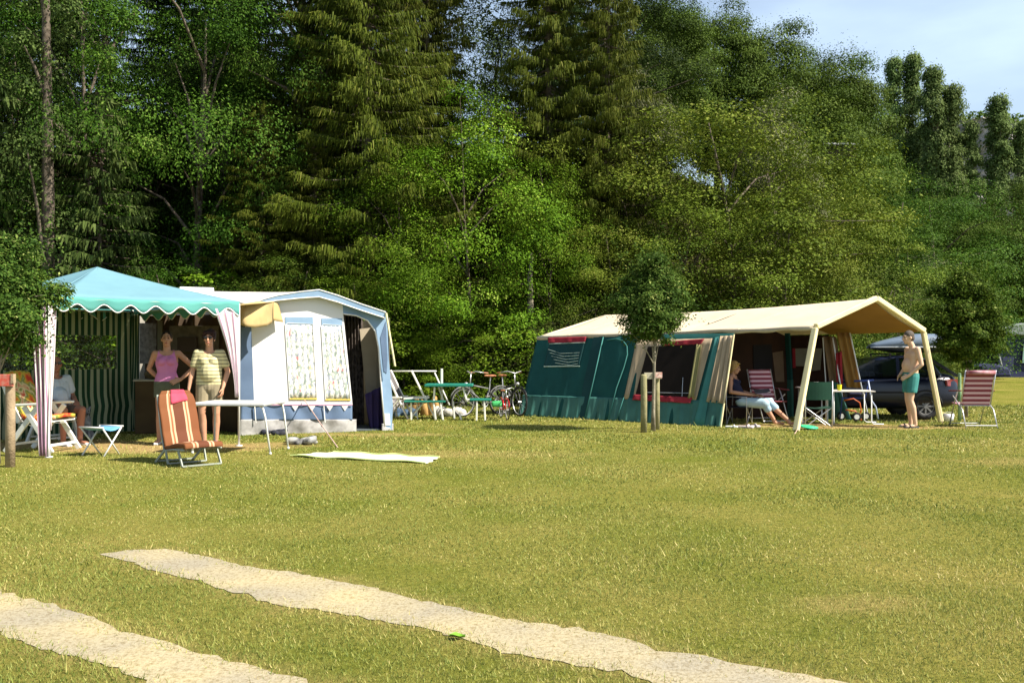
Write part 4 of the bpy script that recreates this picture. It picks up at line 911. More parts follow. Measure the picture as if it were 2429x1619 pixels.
# tan framed big window
bw = wsheet([(1510, 806), (1690, 802), (1652, 948), (1480, 946)], 1.4, TANP, 'window_surround', amp=.012, n=5)
wpoly([(1537, 822), (1652, 816), (1648, 850), (1634, 944), (1506, 942)], 3.4, DARKW, 'window', bw)
wsheet([(1652, 816), (1664, 818), (1646, 945), (1632, 944)], 4.2, mat('olive_curtain', (.24, .22, .09), rough=.9), 'curtain', bw, amp=.015, n=1)
mb = MB(); mb.tube([wf(1525, 930, 4.2), wf(1636, 932, 4.2)], .006, 4); mb.tube([wf(1620, 895, 4.2), wf(1618, 940, 4.2)], .006, 4); mb.build('rail', METAL, bw)
wsheet([(1503, 935), (1642, 942), (1638, 956), (1500, 948)], 4.4, REDF, 'rolled_cover', amp=.010, n=3, nv=5)
wsheet([(1575, 810), (1671, 803), (1664, 816), (1572, 820)], 4.4, REDF, 'rolled_cover', amp=.010, n=2, nv=5)
# teal strip, tan end panel with folds
wsheet([(1696, 800), (1706, 798), (1670, 1012), (1643, 1011)], 4, GRN2, 'corner_strip', amp=.008, n=1)
wsheet([(1708, 797), (1741, 795), (1722, 957), (1676, 953)], 3.2, TANP, 'end_panel', amp=.028, n=3)
mb = MB(); mb.tube([wf(1741, 793, 5), wf(1709, 1016, 5)], .016, 6); mb.build('corner_pole', CREAMP, gt)
# roof
def droop(p, q, a, s): return p.lerp(q, a) - V3(0, 0, s * math.sin(a * math.pi))
mb = MB()
def rfront(a, b):
    e = FL.lerp(FR, a); e = V3(e.x, e.y, FL.z + (FR.z - FL.z) * a + (-.015 * math.sin(a * 25)) * .6); r = RLp.lerp(RRp, a); r = r - V3(0, 0, .06 * math.sin(a * math.pi * 1.0))
    p = e.lerp(r, b); return p - V3(0, 0, .05 * math.sin(b * math.pi) * (.6 + .4 * math.cos(a * 12.5)))
def rback(a, b):
    e = BL_.lerp(BR_, a); r = RLp.lerp(RRp, a) - V3(0, 0, .06 * math.sin(a * math.pi)); p = e.lerp(r, b); return p - V3(0, 0, .04 * math.sin(b * math.pi))
mb.sheet(rfront, 60, 14); mb.sheet(rback, 40, 10); mb.sheet(lambda a, b: FL.lerp(BL_, a).lerp(RLp, b), 6, 6)
rf = mb.build('roof', CREAM, gt, True, solid=.006)
mb = MB(); mb.sheet(lambda a, b: V3(*rfront(a, 0)) + V3(-.02, -.03, 0) - V3(0, 0, .065 * b + .01 * math.sin(a * 60) * b), 90, 2); mb.build('eave_strip', mat('eave_band', (.50, .42, .29), rough=.9), rf, True, solid=.004)
UNDERGLOW = mat('ochre_underglow', (.42, .24, .07), (.34, .19, .055), scale=1.5, rough=.95, trans=.2)  # added underside sheet; its ochre stands for light glowing through the canvas
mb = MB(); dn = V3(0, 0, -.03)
mb.sheet(lambda a, b: rfront(.78 + .215 * a, .03 + .96 * b) + dn, 16, 10); mb.sheet(lambda a, b: rback(.70 + .295 * a, .03 + .96 * b) + dn, 16, 10); mb.build('underglow_sheet', UNDERGLOW, rf, True)
mb = MB()
for a_ in (.135, .34, .55, .765): mb.tube([rfront(a_, b_ / 10) + V3(0, -.002, .004) for b_ in range(11)], .007, 4)
mb.build('roof_seams', mat('seam_thread', (.62, .52, .36), rough=.9), rf)
# gable trims (wide cream bands) and leaning end poles
mb = MB(); o_ = V3(.03, -.02, .005); mb.bar(FR + o_, RRp + o_, .10, .10); mb.bar(RRp + o_, BR_ + o_, .10, .10); mb.build('gable_band', CREAMP, rf, bevel=.02)
fF, fB = G(1888, 1022), G(2232, 1000)
mb = MB(); mb.bar(FR + V3(.02, -.02, -.02), fF, .105, .09); mb.build('front_pole', CREAMP, gt, bevel=.02)
mb = MB(); mb.bar(BR_ + V3(.02, -.02, -.02), fB, .10, .09); mb.build('rear_pole', CREAMP, gt, bevel=.02)
# partition between cabin and awning (faces the open end)
pS = eTR + (eTL - eTR).normalized() * 1.15; pI = pS + (BR_ - FR); pI.z = 1.70; pdir = (pI - pS); pdir.z = 0; pdir.normalize(); pN = V3(pdir.y, -pdir.x, 0)
if pN.x < 0: pN = -pN
apx = (pS + pI) / 2; apx = V3(apx.x, apx.y, 2.17)
def pf(px, py, k=0): return hit(px, py, pS + pN * (.01 * k), pN)
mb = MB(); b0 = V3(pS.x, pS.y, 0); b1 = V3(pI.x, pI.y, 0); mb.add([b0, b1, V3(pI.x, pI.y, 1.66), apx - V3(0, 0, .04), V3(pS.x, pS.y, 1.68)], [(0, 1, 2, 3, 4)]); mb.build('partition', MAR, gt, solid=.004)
def ppoly(pts, k, m, name, th=.006):
    mb = MB(); mb.prism([pf(a, b, k) for a, b in pts], pN * th); return mb.build(name, m, gt)
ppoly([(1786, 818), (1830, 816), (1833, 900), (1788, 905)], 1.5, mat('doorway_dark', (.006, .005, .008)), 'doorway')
ppoly([(1832, 836), (1857, 832), (1860, 905), (1840, 905)], 1.5, mat('dim_beige', (.15, .10, .065)), 'inner_curtain')
bdir = (BR_ - BL_); bdir.z = 0; bdir.normalize(); bN = V3(bdir.y, -bdir.x, 0)
if bN.y > 0: bN = -bN
def bf(px, py, k=0): return hit(px, py, pI + bN * (.01 * k), bN)
e0 = V3(pI.x, pI.y, 0); e1 = bf(1965, 900); e1.z = 0
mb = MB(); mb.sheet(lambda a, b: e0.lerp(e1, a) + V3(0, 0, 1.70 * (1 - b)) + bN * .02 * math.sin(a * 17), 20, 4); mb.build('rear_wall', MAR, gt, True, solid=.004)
mb = MB(); mb.prism([bf(a_, b_, 5) for a_, b_ in [(1887, 826), (1950, 826), (1946, 877), (1920, 880), (1918, 868), (1888, 868)]], bN * .006); mb.build('inner_window', mat('grey_window', (.20, .20, .17), rough=.5), gt)
mb = MB(); mb.prism([bf(a_, b_, 5) for a_, b_ in [(1880, 826), (1887, 826), (1888, 872), (1881, 872)]], bN * .006); mb.build('red_edge', REDF, gt)
mb = MB(); mb.bar(pf(1868, 790, 6), pf(1874, 900, 6), .11, .05); mb.build('inner_post', mat('post_green', (.010, .07, .07)), gt)
mb = MB(); mb.bar(pf(1874, 900, 6), pf(1876, 1005, 6), .12, .06); mb.build('inner_post', SKRT, gt)
mb = MB(); mb.sheet(lambda a, b: bf(1952 + 30 * a + 22 * b, 798 + 150 * b, 10) + bN * .05 * math.sin(a * 12), 24, 6); mb.build('tied_curtain', mat('tan_dim', (.30, .21, .12), rough=.9, trans=.2), gt, True, solid=.004)
for x0, x1 in ((1952, 1962), (1975, 2000)):
    mb = MB(); mb.tube([bf(x0, 800, 18), bf(x1, 955, 18)], .014, 6); mb.build('inner_pole', METAL, gt)
# orange-lit rear side wall piece and its edge pole
sP = U(2035, 900, 18.6); sN = V3(-.3, -.95, 0).normalized()
def sf(px, py, k=0): return hit(px, py, sP + sN * (.01 * k), sN)
mb = MB(); c4 = [(1984, 789), (2016, 789), (2044, 920), (2008, 918)]
P4 = [sf(a, b) for a, b in c4]; mb.sheet(lambda a, b: P4[0].lerp(P4[1], a).lerp(P4[3].lerp(P4[2], a), b) + sN * .035 * math.sin(a * 13), 30, 8); mb.build('rear_wall', TANI, gt, True, solid=.003)
mb = MB(); mb.tube([sf(2016, 789, 3), sf(2044, 920, 3), sf(2060, 990, 3)], .014, 6); mb.build('rear_wall_pole', METAL, gt)
mb = MB(); mb.sheet(lambda a, b: V3(BL_.x, BL_.y, 0).lerp(V3(pI.x, pI.y, 0), a) + V3(0, 0, 1.66 * (1 - b)), 8, 4); mb.sheet(lambda a, b: V3(FL.x, FL.y, 0).lerp(V3(BL_.x, BL_.y, 0), a) + V3(-.2 * b, -.1 * b, 1.66 * (1 - b)), 8, 4); mb.build('back_wall', GRN, gt, solid=.004)
# red towel
mb = MB(); mb.sheet(lambda a, b: sf(1982 + 15 * a + 3 * b, 838 + 84 * b - 6 * a, 12) + sN * .03 * math.sin(a * 11 + b), 16, 8); tag(mb.build('towel', REDF, None, True, solid=.006), 'red towel hanging inside the open end of the beige roofed tent', 'towel')
rope(V3(fF.x + .04, fF.y, .06), G(1884, 1029), ROPE, 'short peg loop at the foot of the front cream pole', .006, 'tent_peg')
rope(BR_ + V3(.05, 0, 0), G(2236, 1003), ROPE, 'thin guy line beside the rear cream pole', .004)

# ------------------------------------------------------------------ dark car with roof box
CARP = mat('dark_blue_paint', (.005, .007, .020), (.004, .006, .017), rough=.25, spec=.5)
def make_car():
    r = empty('car', (0, 0, 0), 'dark blue liftback car with a grey roof box, parked behind the beige roofed tent', 'car')
    st = [(-2.15, .45, .62, .68), (-2.05, .62, .70, .78), (-1.7, .76, .80, .80), (-1.0, .83, .90, .84), (-.6, .845, .93, .85), (0, .85, .93, .85), (.9, .85, .95, .85), (1.4, .84, .99, .84), (1.85, .78, 1.01, .80), (2.05, .66, .95, .70), (2.12, .5, .75, .55)]
    vs = []; fs = []
    for x, w, zt, wb in st:
        zb = .22 if abs(x) < 1.9 else .34
        for y, z in ((0, zb), (wb * .93, zb), (wb, zb + .15), (wb * 1.0, .55), (w * .985, zt - .12), (w * .9, zt), (0, zt + .03)): vs.append((x, y, z))
        for y, z in ((w * .9, zt), (w * .985, zt - .12), (wb, .55), (wb, zb + .15), (wb * .93, zb)): vs.append((x, -y, z))
    k = 12
    for i in range(len(st) - 1):
        for j in range(k): fs.append((i * k + j, i * k + (j + 1) % k, (i + 1) * k + (j + 1) % k, (i + 1) * k + j))
    fs += [tuple(range(k)), tuple(range((len(st) - 1) * k, len(st) * k))[::-1]]
    mb = MB(); mb.add(vs, fs); mb.build('body', CARP, r, True, subd=1); K = .42
    # roof and pillars
    mb = MB(); prof = [(.22, 1.30), (.45, 1.36), (.8, 1.39), (1.15, 1.385), (1.5, 1.33)]
    for i in range(len(prof) - 1): pass
    vs = []
    for x, z in prof:
        for y, dz in ((-.60, -.03), (-.45, 0), (0, .02), (.45, 0), (.60, -.03)): vs.append((x, y, z + dz))
    for x, z in prof:
        for y, dz in ((-.60, -.07), (-.45, -.04), (0, -.02), (.45, -.04), (.60, -.07)): vs.append((x, y, z + dz))
    q = len(prof) * 5; fs = []
    for i in range(len(prof) - 1):
        for j in range(4): fs += [(i * 5 + j, i * 5 + j + 1, (i + 1) * 5 + j + 1, (i + 1) * 5 + j), (q + i * 5 + j, q + (i + 1) * 5 + j, q + (i + 1) * 5 + j + 1, q + i * 5 + j + 1)]
        for j in (0, 4): fs.append((i * 5 + j, (i + 1) * 5 + j, q + (i + 1) * 5 + j, q + i * 5 + j))
    fs += [(j, j + 1, q + j + 1, q + j) for j in range(4)] + [((len(prof) - 1) * 5 + j, (len(prof) - 1) * 5 + j + 1, q + (len(prof) - 1) * 5 + j + 1, q + (len(prof) - 1) * 5 + j) for j in range(4)]
    mb.add(vs, fs); mb.build('roof', CARP, r, True)
    mb = MB()
    for s in (-1, 1):
        for p, q, w_ in (((-.55, .74 * s, .93), (.25, .60 * s, 1.29), .05), ((.72, .76 * s, .93), (.75, .60 * s, 1.36), .07), ((2.0, .70 * s, .95), (1.47, .60 * s, 1.31), .09), ((1.62, .76 * s, .95), (1.42, .62 * s, 1.30), .10)):
            mb = MB(); mb.bar(p, q, w_, .05); mb.build('pillar', CARP, r)
    CG = mat('car_glass', (.02, .025, .03), rough=.05, spec=.7)
    nn = CG.node_tree.nodes; tt = nn.new('ShaderNodeBsdfTransparent'); tt.inputs[0].default_value = (.55, .62, .58, 1); xx = nn.new('ShaderNodeMixShader'); xx.inputs[0].default_value = .72
    CG.node_tree.links.new(nn['Principled BSDF'].outputs[0], xx.inputs[1]); CG.node_tree.links.new(tt.outputs[0], xx.inputs[2]); CG.node_tree.links.new(xx.outputs[0], nn['Material Output'].inputs[0])
    mb = MB(); mb.prism([(-.57, -.70, .93), (-.57, .70, .93), (.21, .56, 1.29), (.21, -.56, 1.29)], (-.01, 0, .01)); mb.build('windscreen', CG, r)
    mb = MB(); mb.prism([(2.04, -.62, .98), (2.04, .62, .98), (1.51, .56, 1.33), (1.51, -.56, 1.33)], (.01, 0, .01)); mb.build('rear_window', CG, r)
    for s in (-1, 1):
        mb = MB(); mb.prism([(-.48, .745 * s, .94), (.70, .765 * s, .94), (.71, .605 * s, 1.335), (.25, .605 * s, 1.28)], (0, .006 * s, 0)); mb.build('side_window', CG, r)
        mb = MB(); mb.prism([(.75, .765 * s, .94), (1.60, .765 * s, .95), (1.41, .605 * s, 1.32), (.77, .605 * s, 1.335)], (0, .006 * s, 0)); mb.build('side_window', CG, r)
        mb = MB(); mb.box((-.42, .88 * s, .98), (.10, .16, .11)); mb.build('mirror', CARP, r, bevel=.03)
        for x in (-.35, .62): 
            mb = MB(); mb.box((x + .25, .855 * s, .80), (.16, .03, .035)); mb.build('door_handle', CARP, r, bevel=.01)
        for x in (-1.32, 1.28):
            mb = MB(); mb.ring((x, .78 * s, .30), (0, 1, 0), .235, .075, 32, 8); w = mb.build('wheel', BLACK, r, True)
            mb = MB(); mb.tube([(x, .70 * s, .30), (x, .80 * s, .30)], .20, 24)
            o = mb.build('rim_disc', mat('rim_dark', (.05, .05, .05), rough=.5), w)
            mb = MB(); mb.ring((x, .815 * s, .30), (0, 1, 0), .185, .018, 28, 6); mb.tube([(x, .80 * s, .30), (x, .835 * s, .30)], .05, 12)
            for k in range(8):
                a = k * math.pi / 4; mb.bar((x, .82 * s, .30), (x + .18 * math.cos(a), .815 * s, .30 + .18 * math.sin(a)), .035, .015, up=(0, 1, 0))
            mb.build('rim', mat('alloy_dull', (.26, .26, .26), rough=.4, metal=.4), w)
            mb = MB(); mb.tube([(x + .345 * math.cos(a), .845 * s, .30 + .345 * math.sin(a)) for a in [math.pi * k / 14 for k in range(15)]], .018, 6); mb.build('wheel_arch', BLACK, r, True)
        mb = MB(); mb.prism([(2.02, .60 * s, .72), (1.72, .80 * s, .74), (1.70, .795 * s, .88), (2.03, .60 * s, .88)], (.03, .02 * s, 0)); mb.build('tail_light', mat('tail_lens', (.20, .04, .04), rough=.2), r)
        mb = MB(); mb.box((-.2, .858 * s, .60), (2.2, .012, .04)); mb.build('rubbing_strip', BLACK, r)
    for x in (.4, 1.2):
        mb = MB()
        for y in (-.3, .3): mb.box((x, y, .75), (.18, .42, .55)); mb.box((x + .06, y, 1.12), (.09, .24, .17))
        mb.build('seats', mat('seat_cloth', (.03, .03, .032), rough=.9), r, bevel=.03)
    for x in (.6, 1.2):
        mb = MB(); mb.bar((x, -.62, 1.43), (x, .62, 1.43), .04, .03); mb.bar((x, -.6, 1.36), (x, -.6, 1.44), .03, .03); mb.bar((x, .6, 1.36), (x, .6, 1.44), .03, .03); mb.build('roof_bar', BLACK, r)
    return r
car = make_car(); place(car, (7.73, 21.0, -.12), R(-2))
# roof box
rb = empty('roof_box', (8.4, 21.0, 1.35), 'grey blue roof box with a pointed nose on top of the dark car', 'roof box')
mb = MB(); mb2 = MB()
def box_pt(x, a, lid):
    t = (x + 1.0) / 2.1; w = .40 * min(1, (t / .35 + .08)) ** .5 * (1 if t < .93 else 1 - (t - .93) * 2.5); h = .30 * min(1, (t / .5 + .03)) ** .62 * (1 if t < .88 else 1 - (t - .88) * 4)
    c, s = math.cos(a), math.sin(a); c = math.copysign(abs(c) ** .55, c); s = abs(s) ** .6
    return (x, w * c, s * h if lid else -s * .12 * min(1, t * 3 + .2))
NX = 18
for lid, M_ in ((1, mb), (0, mb2)):
    M_.sheet(lambda a, b: box_pt(-1.0 + 2.1 * a, math.pi * b, lid), NX, 12)
    for v in (0.0, 1.0): pass
lidm = mat('box_grey_blue', (.17, .22, .30), (.15, .20, .27), rough=.3, spec=.5)
o = mb.build('lid', lidm, None, True, solid=.01); o2 = mb2.build('base', mat('box_dark', (.04, .045, .055), rough=.5), None, True, solid=.01)
m3_ = MB(); m3_.tube([(x, box_pt(x, 0, 1)[1] + .005, 0) for x in [-1 + 2.1 * k / 20 for k in range(21)]], .018, 6); m3_.tube([(x, -box_pt(x, 0, 1)[1] - .005, 0) for x in [-1 + 2.1 * k / 20 for k in range(21)]], .018, 6); o3 = m3_.build('rim', mat('box_rim', (.55, .58, .62), rough=.3), None, True)
for q in (o, o2, o3): q.parent = rb
rb.location = (9.05, 20.9, 1.46); rb.rotation_euler[2] = R(-2)

# ------------------------------------------------------------------ far blue tent
ft_ = empty('dome_tent', (27, 50, 0), 'dark blue awning tent with a grey roof at the right edge', 'tent')
BLU = mat('navy_tent', (.030, .035, .095), (.022, .026, .075), scale=1.2, rough=.8, bump=.4, bscale=2); GRO = mat('grey_green_roof', (.24, .28, .27), (.19, .22, .21), scale=1.5, rough=.7, bump=.4, bscale=2)
mb = MB(); yf = 50
W = [U(2371, 895, yf), U(2368, 836, yf), U(2382, 806, yf), U(2402, 797, yf), U(2560, 797, yf), U(2560, 895, yf)]
for w in W: w.z = max(w.z, 0) if w is not W[0] and w is not W[-1] else 0
mb.prism(W, (0, 3, 0)); mb.build('walls', BLU, ft_)
mb = MB(); mb.prism([U(2376, 795, 49.6), U(2382, 776, 49.6), U(2420, 766, 49.6), U(2570, 760, 49.6), U(2570, 797, 49.6)], (0, 3.8, 0)); mb.build('roof', GRO, ft_, bevel=.08)
mb = MB(); mb.prism([U(2382, 893, 49.9), U(2369, 838, 49.9), U(2371, 838, 49.9), U(2385, 893, 49.9)], (0, .02, 0)); mb.build('seam', METAL, ft_)
mb = MB(); mb.prism([U(2425, 860, 49.85), U(2428, 815, 49.85), U(2480, 812, 49.85), U(2480, 864, 49.85)], (0, .02, 0)); mb.build('window', mat('tent_window', (.25, .40, .36), rough=.3), ft_)
mb = MB(); mb.prism([U(2318, 893, 46), U(2330, 868, 46), U(2362, 862, 46), U(2395, 872, 46), U(2402, 893, 46)], (0, 1.5, 0)); tag(mb.build('covered_trailer', BLU, None, bevel=.1), 'low dark blue covered trailer behind the right young tree', 'trailer')

# ------------------------------------------------------------------ people
SKIN = mat('skin', (.50, .27, .17), (.45, .23, .14), scale=6, rough=.6)
SKINP = mat('skin_pale', (.66, .44, .30), (.60, .38, .25), scale=6, rough=.6)
SKINR = mat('skin_ruddy', (.42, .19, .12), (.38, .16, .10), scale=6, rough=.6)
EYE_M = mat('eye', (.03, .02, .015), rough=.2); LIP = mat('lip', (.38, .10, .09), rough=.5)
def hand(mb, w, d, n, curl=.5, s=1.0, side=1):
    """palm and five fingers; d = direction, n = palm normal, side = thumb side"""
    d = Vector(d).normalized(); n = Vector(n); n = (n - d * n.dot(d)).normalized(); x = d.cross(n).normalized() * side; w = Vector(w)
    for k in (-1, 0, 1): mb.cap(w + x * .012 * k, .017 * s, w + d * .085 * s + x * .024 * k * s, .014 * s, 8)
    for k, L in enumerate((.070, .080, .074, .058)):
        p = w + d * .088 * s + x * (.033 - .022 * k) * s; b1 = (d * math.cos(curl * .5) + n * math.sin(curl * .5)); b2 = (d * math.cos(curl * 1.4) + n * math.sin(curl * 1.4)); sp = x * (.10 - .07 * k)
        q = p + (b1 + sp).normalized() * L * .55 * s; mb.cap(p, .0095 * s, q, .0088 * s, 8); mb.cap(q, .0088 * s, q + (b2 + sp * .5).normalized() * L * .5 * s, .0075 * s, 8)
    p = w + d * .025 * s + x * .022 * s; q = p + (d * .6 + x * .75 + n * .2).normalized() * .045 * s; mb.cap(p, .013 * s, q, .011 * s, 8); mb.cap(q, .011 * s, q + (d * .9 + x * .3 + n * .3).normalized() * .032 * s, .009 * s, 8)
def stand(**k):
    j = dict(pel=(0, 0, .93), che=(0, 0, 1.25), nek=(0, .01, 1.40), hed=(0, -.015, 1.565),
             shL=(.165, 0, 1.355), elL=(.23, .02, 1.10), wrL=(.24, -.05, .86), shR=(-.165, 0, 1.355), elR=(-.23, .02, 1.10), wrR=(-.24, -.05, .86),
             hiL=(.085, 0, .88), knL=(.10, -.02, .48), anL=(.11, .02, .08), toL=(.13, -.15, .03), hiR=(-.085, 0, .88), knR=(-.10, -.02, .48), anR=(-.11, .02, .08), toR=(-.13, -.15, .03))
    j.update(k); return {a: Vector(b) for a, b in j.items()}
def torso(mb, j, e=0, hw=.085, hr=.098, ww=.062, wr=.082, cw=.085, cr=.092, belly=0, bust=0, low=0):
    ax = (j['shL'] - j['shR']).normalized(); hx = (j['hiL'] - j['hiR']).normalized(); fw = ax.cross(j['che'] - j['pel']).normalized()
    if fw.y > 0 and abs(fw.y) > .3: fw = -fw
    mid = j['pel'].lerp(j['che'], .45)
    for k in (-1, -.5, 0, .5, 1):
        q = 1 - .12 * abs(k)
        mb.cap(j['pel'] + hx * hw * k, (hr + e) * q, mid + ax * ww * k, (wr + e) * q, 12); mb.cap(mid + ax * ww * k, (wr + e) * q, j['che'] + ax * cw * k, (cr + e) * q, 12)
    mb.cap(j['shR'] * .9 + j['che'] * .1, .052 + e, j['shL'] * .9 + j['che'] * .1, .052 + e, 10)
    mb.cap(j['che'] + V3(0, 0, .05), .075 + e, j['nek'] - V3(0, 0, .03), .055 + e, 10)
    if belly: mb.ell(mid + fw * (.045 + belly * .5) - V3(0, 0, .0), (.125 + e, .105 + belly + e, .15 + e))
    if bust:
        for k in (-1, 1): mb.ell(j['che'] + ax * .062 * k + fw * (.058 + bust * .3) - V3(0, 0, .015), (.062 + e, .058 + bust + e, .06 + e))
def limbs(mb, j, arm=1, leg=1, hands=None):
    for s in 'LR':
        a, b, c = j['sh' + s], j['el' + s], j['wr' + s]
        mb.cap(a, .050 * arm, a.lerp(b, .5), .044 * arm, 10); mb.cap(a.lerp(b, .5), .044 * arm, b, .036 * arm, 10); mb.cap(b, .037 * arm, b.lerp(c, .3), .038 * arm, 10); mb.cap(b.lerp(c, .3), .038 * arm, c, .024 * arm, 10)
        h, k, n = j['hi' + s], j['kn' + s], j['an' + s]
        mb.cap(h, .085 * leg, h.lerp(k, .5), .070 * leg, 12); mb.cap(h.lerp(k, .5), .070 * leg, k, .052 * leg, 12); sh = n - k
        back = V3(0, .018, 0) if sh.z < -.25 else V3(0, 0, 0)
        mb.cap(k, .050 * leg, k.lerp(n, .32) + back, .054 * leg, 12); mb.cap(k.lerp(n, .32) + back, .054 * leg, n, .034 * leg, 12)
        t = j['to' + s]; mb.cap(n - V3(0, 0, .02), .036, n.lerp(t, .1) - V3(0, 0, .035), .030, 10); mb.cap(n.lerp(t, .1) - V3(0, 0, .035), .030, t, .024, 10); side = (t - n).cross(V3(0, 0, 1)).normalized() * .018
        mb.cap(n.lerp(t, .5) + side - V3(0, 0, .01), .022, t + side, .019, 8); mb.cap(n.lerp(t, .5) - side - V3(0, 0, .01), .022, t - side, .017, 8)
def head_geo(mb, c, yaw=0, s=1.0, nek=None, pitch=0):
    Rm = Matrix.Rotation(yaw, 3, 'Z') @ Matrix.Rotation(pitch, 3, 'X'); f = lambda x, y, z: c + Rm @ (V3(x, y, z) * s)
    mb.ell(f(0, .012, .022), (.074 * s, .092 * s, .098 * s), 16, 12, Rm); mb.ell(f(0, -.025, -.045), (.054 * s, .062 * s, .070 * s), 14, 10, Rm); mb.ell(f(0, -.058, -.088), (.026 * s, .022 * s, .022 * s), 10, 8, Rm)
    mb.cap(f(0, -.082, .022), .010 * s, f(0, -.104, -.022), .015 * s, 8); mb.ell(f(0, -.088, -.026), (.019 * s, .016 * s, .010 * s), 8, 6, Rm)
    mb.ell(f(0, -.084, -.058), (.024 * s, .012 * s, .011 * s), 8, 6, Rm)
    for k in (-1, 1): mb.ell(f(.074 * k, .012, -.005), (.010 * s, .022 * s, .032 * s), 8, 6, Rm); mb.ell(f(.036 * k, -.062, -.012), (.024 * s, .022 * s, .024 * s), 8, 6, Rm); mb.ell(f(.030 * k, -.078, .036), (.026 * s, .012 * s, .010 * s), 8, 6, Rm)
    if nek is not None: mb.cap(nek, .056, f(0, .015, -.06), .050, 12)
    return f, Rm
def face(r, f, Rm, hairm, kind, s=1.0, glasses=False):
    for k in (-1, 1):
        mb = MB(); mb.ell(f(.031 * k, -.083, .018), (.012 * s, .006 * s, .007 * s), 8, 6, Rm); mb.build('eye', EYE_M, r, True)
        mb = MB(); mb.cap(f(.016 * k, -.092, .044), .0035, f(.048 * k, -.082, .046), .0025, 6); mb.build('eyebrow', hairm, r, True)
    mb = MB(); mb.ell(f(0, -.094, -.058), (.024 * s, .005 * s, .006 * s), 10, 6, Rm); mb.build('mouth', LIP, r, True)
    mb = MB()
    if kind == 'tied':
        mb.ell(f(0, .022, .030), (.081, .095, .100), 16, 12, Rm); mb.ell(f(0, .12, .03), (.035, .04, .045), 10, 8, Rm); cut = f(0, -.050, .040)
    elif kind == 'bushy':
        mb.ell(f(0, .025, .038), (.094, .104, .106), 16, 12, Rm)
        for i in range(26):
            a = random.uniform(-2.0, 2.0); b = random.uniform(-.3, 1.4); mb.ell(f(.085 * math.sin(a) * math.cos(b), .03 + .09 * math.cos(a) * math.cos(b), .045 + .09 * math.sin(b)), (.028, .028, .026), 8, 6)
        for i in range(6): mb.ell(f(-.06 + .024 * i, -.062, .082 + .006 * math.sin(i * 2)), (.02, .02, .02), 8, 6)
    elif kind == 'short':
        mb.ell(f(0, .022, .040), (.080, .095, .094), 16, 12, Rm); mb.ell(f(0, .05, -.01), (.078, .066, .07), 12, 8, Rm)
    elif kind == 'bob':
        mb.ell(f(0, .025, .035), (.092, .102, .102), 16, 12, Rm); mb.ell(f(0, .06, -.05), (.088, .062, .085), 12, 8, Rm)
        for k in (-1, 1): mb.ell(f(.078 * k, .01, -.03), (.022, .05, .07), 10, 8, Rm)
        for i in range(5): mb.ell(f(-.05 + .025 * i, -.060, .088), (.02, .022, .018), 8, 6)
    elif kind == 'bald':
        for k in (-1, 1): mb.ell(f(.070 * k, .035, .0), (.016, .045, .04), 10, 8, Rm)
        mb.ell(f(0, .085, -.01), (.06, .025, .045), 12, 8, Rm)
    # keep the face free: cut the hair mass by a tilted plane in front
    cutp = f(0, -.058 if kind != 'bald' else -.02, .0); nn = Rm @ V3(0, -1, -.62); o = bake_remesh(mb, 'hair', hairm, r, .007, 1, [(cutp + Rm @ V3(0, 0, .035), nn)])
    k_ = o.modifiers.new('thickness', 'SOLIDIFY'); k_.thickness = .002
    if glasses:
        mb = MB()
        for k in (-1, 1): mb.ell(f(.034 * k, -.094, .018), (.028, .006, .020), 12, 8, Rm); mb.bar(f(.060 * k, -.086, .024), f(.080 * k, .01, .02), .004, .006)
        mb.bar(f(-.01, -.1, .022), f(.01, -.1, .022), .005, .005); mb.build('sunglasses', mat('dark_lens', (.01, .008, .008), rough=.1, spec=.7), r, True)
def sleeves(mb, j, e, frac, arm=1):
    for s in 'LR': a, b = j['sh' + s], j['el' + s]; mb.cap(a, .050 * arm + e, a.lerp(b, frac), .044 * arm + e * 1.3, 12)
def trouser(mb, j, e, frac, leg=1, hw=.085, hr=.098, low=1.0):
    hx = (j['hiL'] - j['hiR']).normalized()
    for k in (-1, -.5, 0, .5, 1): mb.cap(j['pel'] + hx * hw * k, (hr + e) * (1 - .12 * abs(k)), j['pel'] + hx * hw * k - V3(0, 0, .06) * low, (hr + e) * (1 - .12 * abs(k)), 12)
    for s in 'LR':
        h, kk = j['hi' + s], j['kn' + s]; t = h.lerp(kk, min(frac, 1)); mb.cap(h, .086 * leg + e, t, .070 * leg + e * 1.6, 12)
        if frac > 1: q = kk.lerp(j['an' + s], frac - 1); mb.cap(kk, .056 * leg + e, q, .056 * leg + e, 12)
def shoe_geo(mb, j, s, h=.016):
    n, t = j['an' + s], j['to' + s]; d = (t - n); d.z = 0; d.normalize(); c = (n + t) / 2; c.z = .010 + max(0, min(n.z, t.z) - .035)
    mb.ell(c - V3(0, 0, 0) - d * .005, (.048, .048, h)) if False else None
    a = V3(n.x, n.y, 0) - d * .045; b = V3(t.x, t.y, 0) + d * .03; z = max(0, t.z - .03); side = d.cross(V3(0, 0, 1)) * .018
    for k in (-1, 1): mb.cap(a + side * k * .7 + V3(0, 0, z + .012), .020, b + side * k + V3(0, 0, z + .012), .022, 8)

SHOE_B = mat('blue_sandal', (.55, .60, .75), (.20, .25, .45), scale=30); SHOE_D = mat('dark_slipper', (.05, .05, .055)); SHOE_W = mat('white_shoe', (.75, .75, .73))
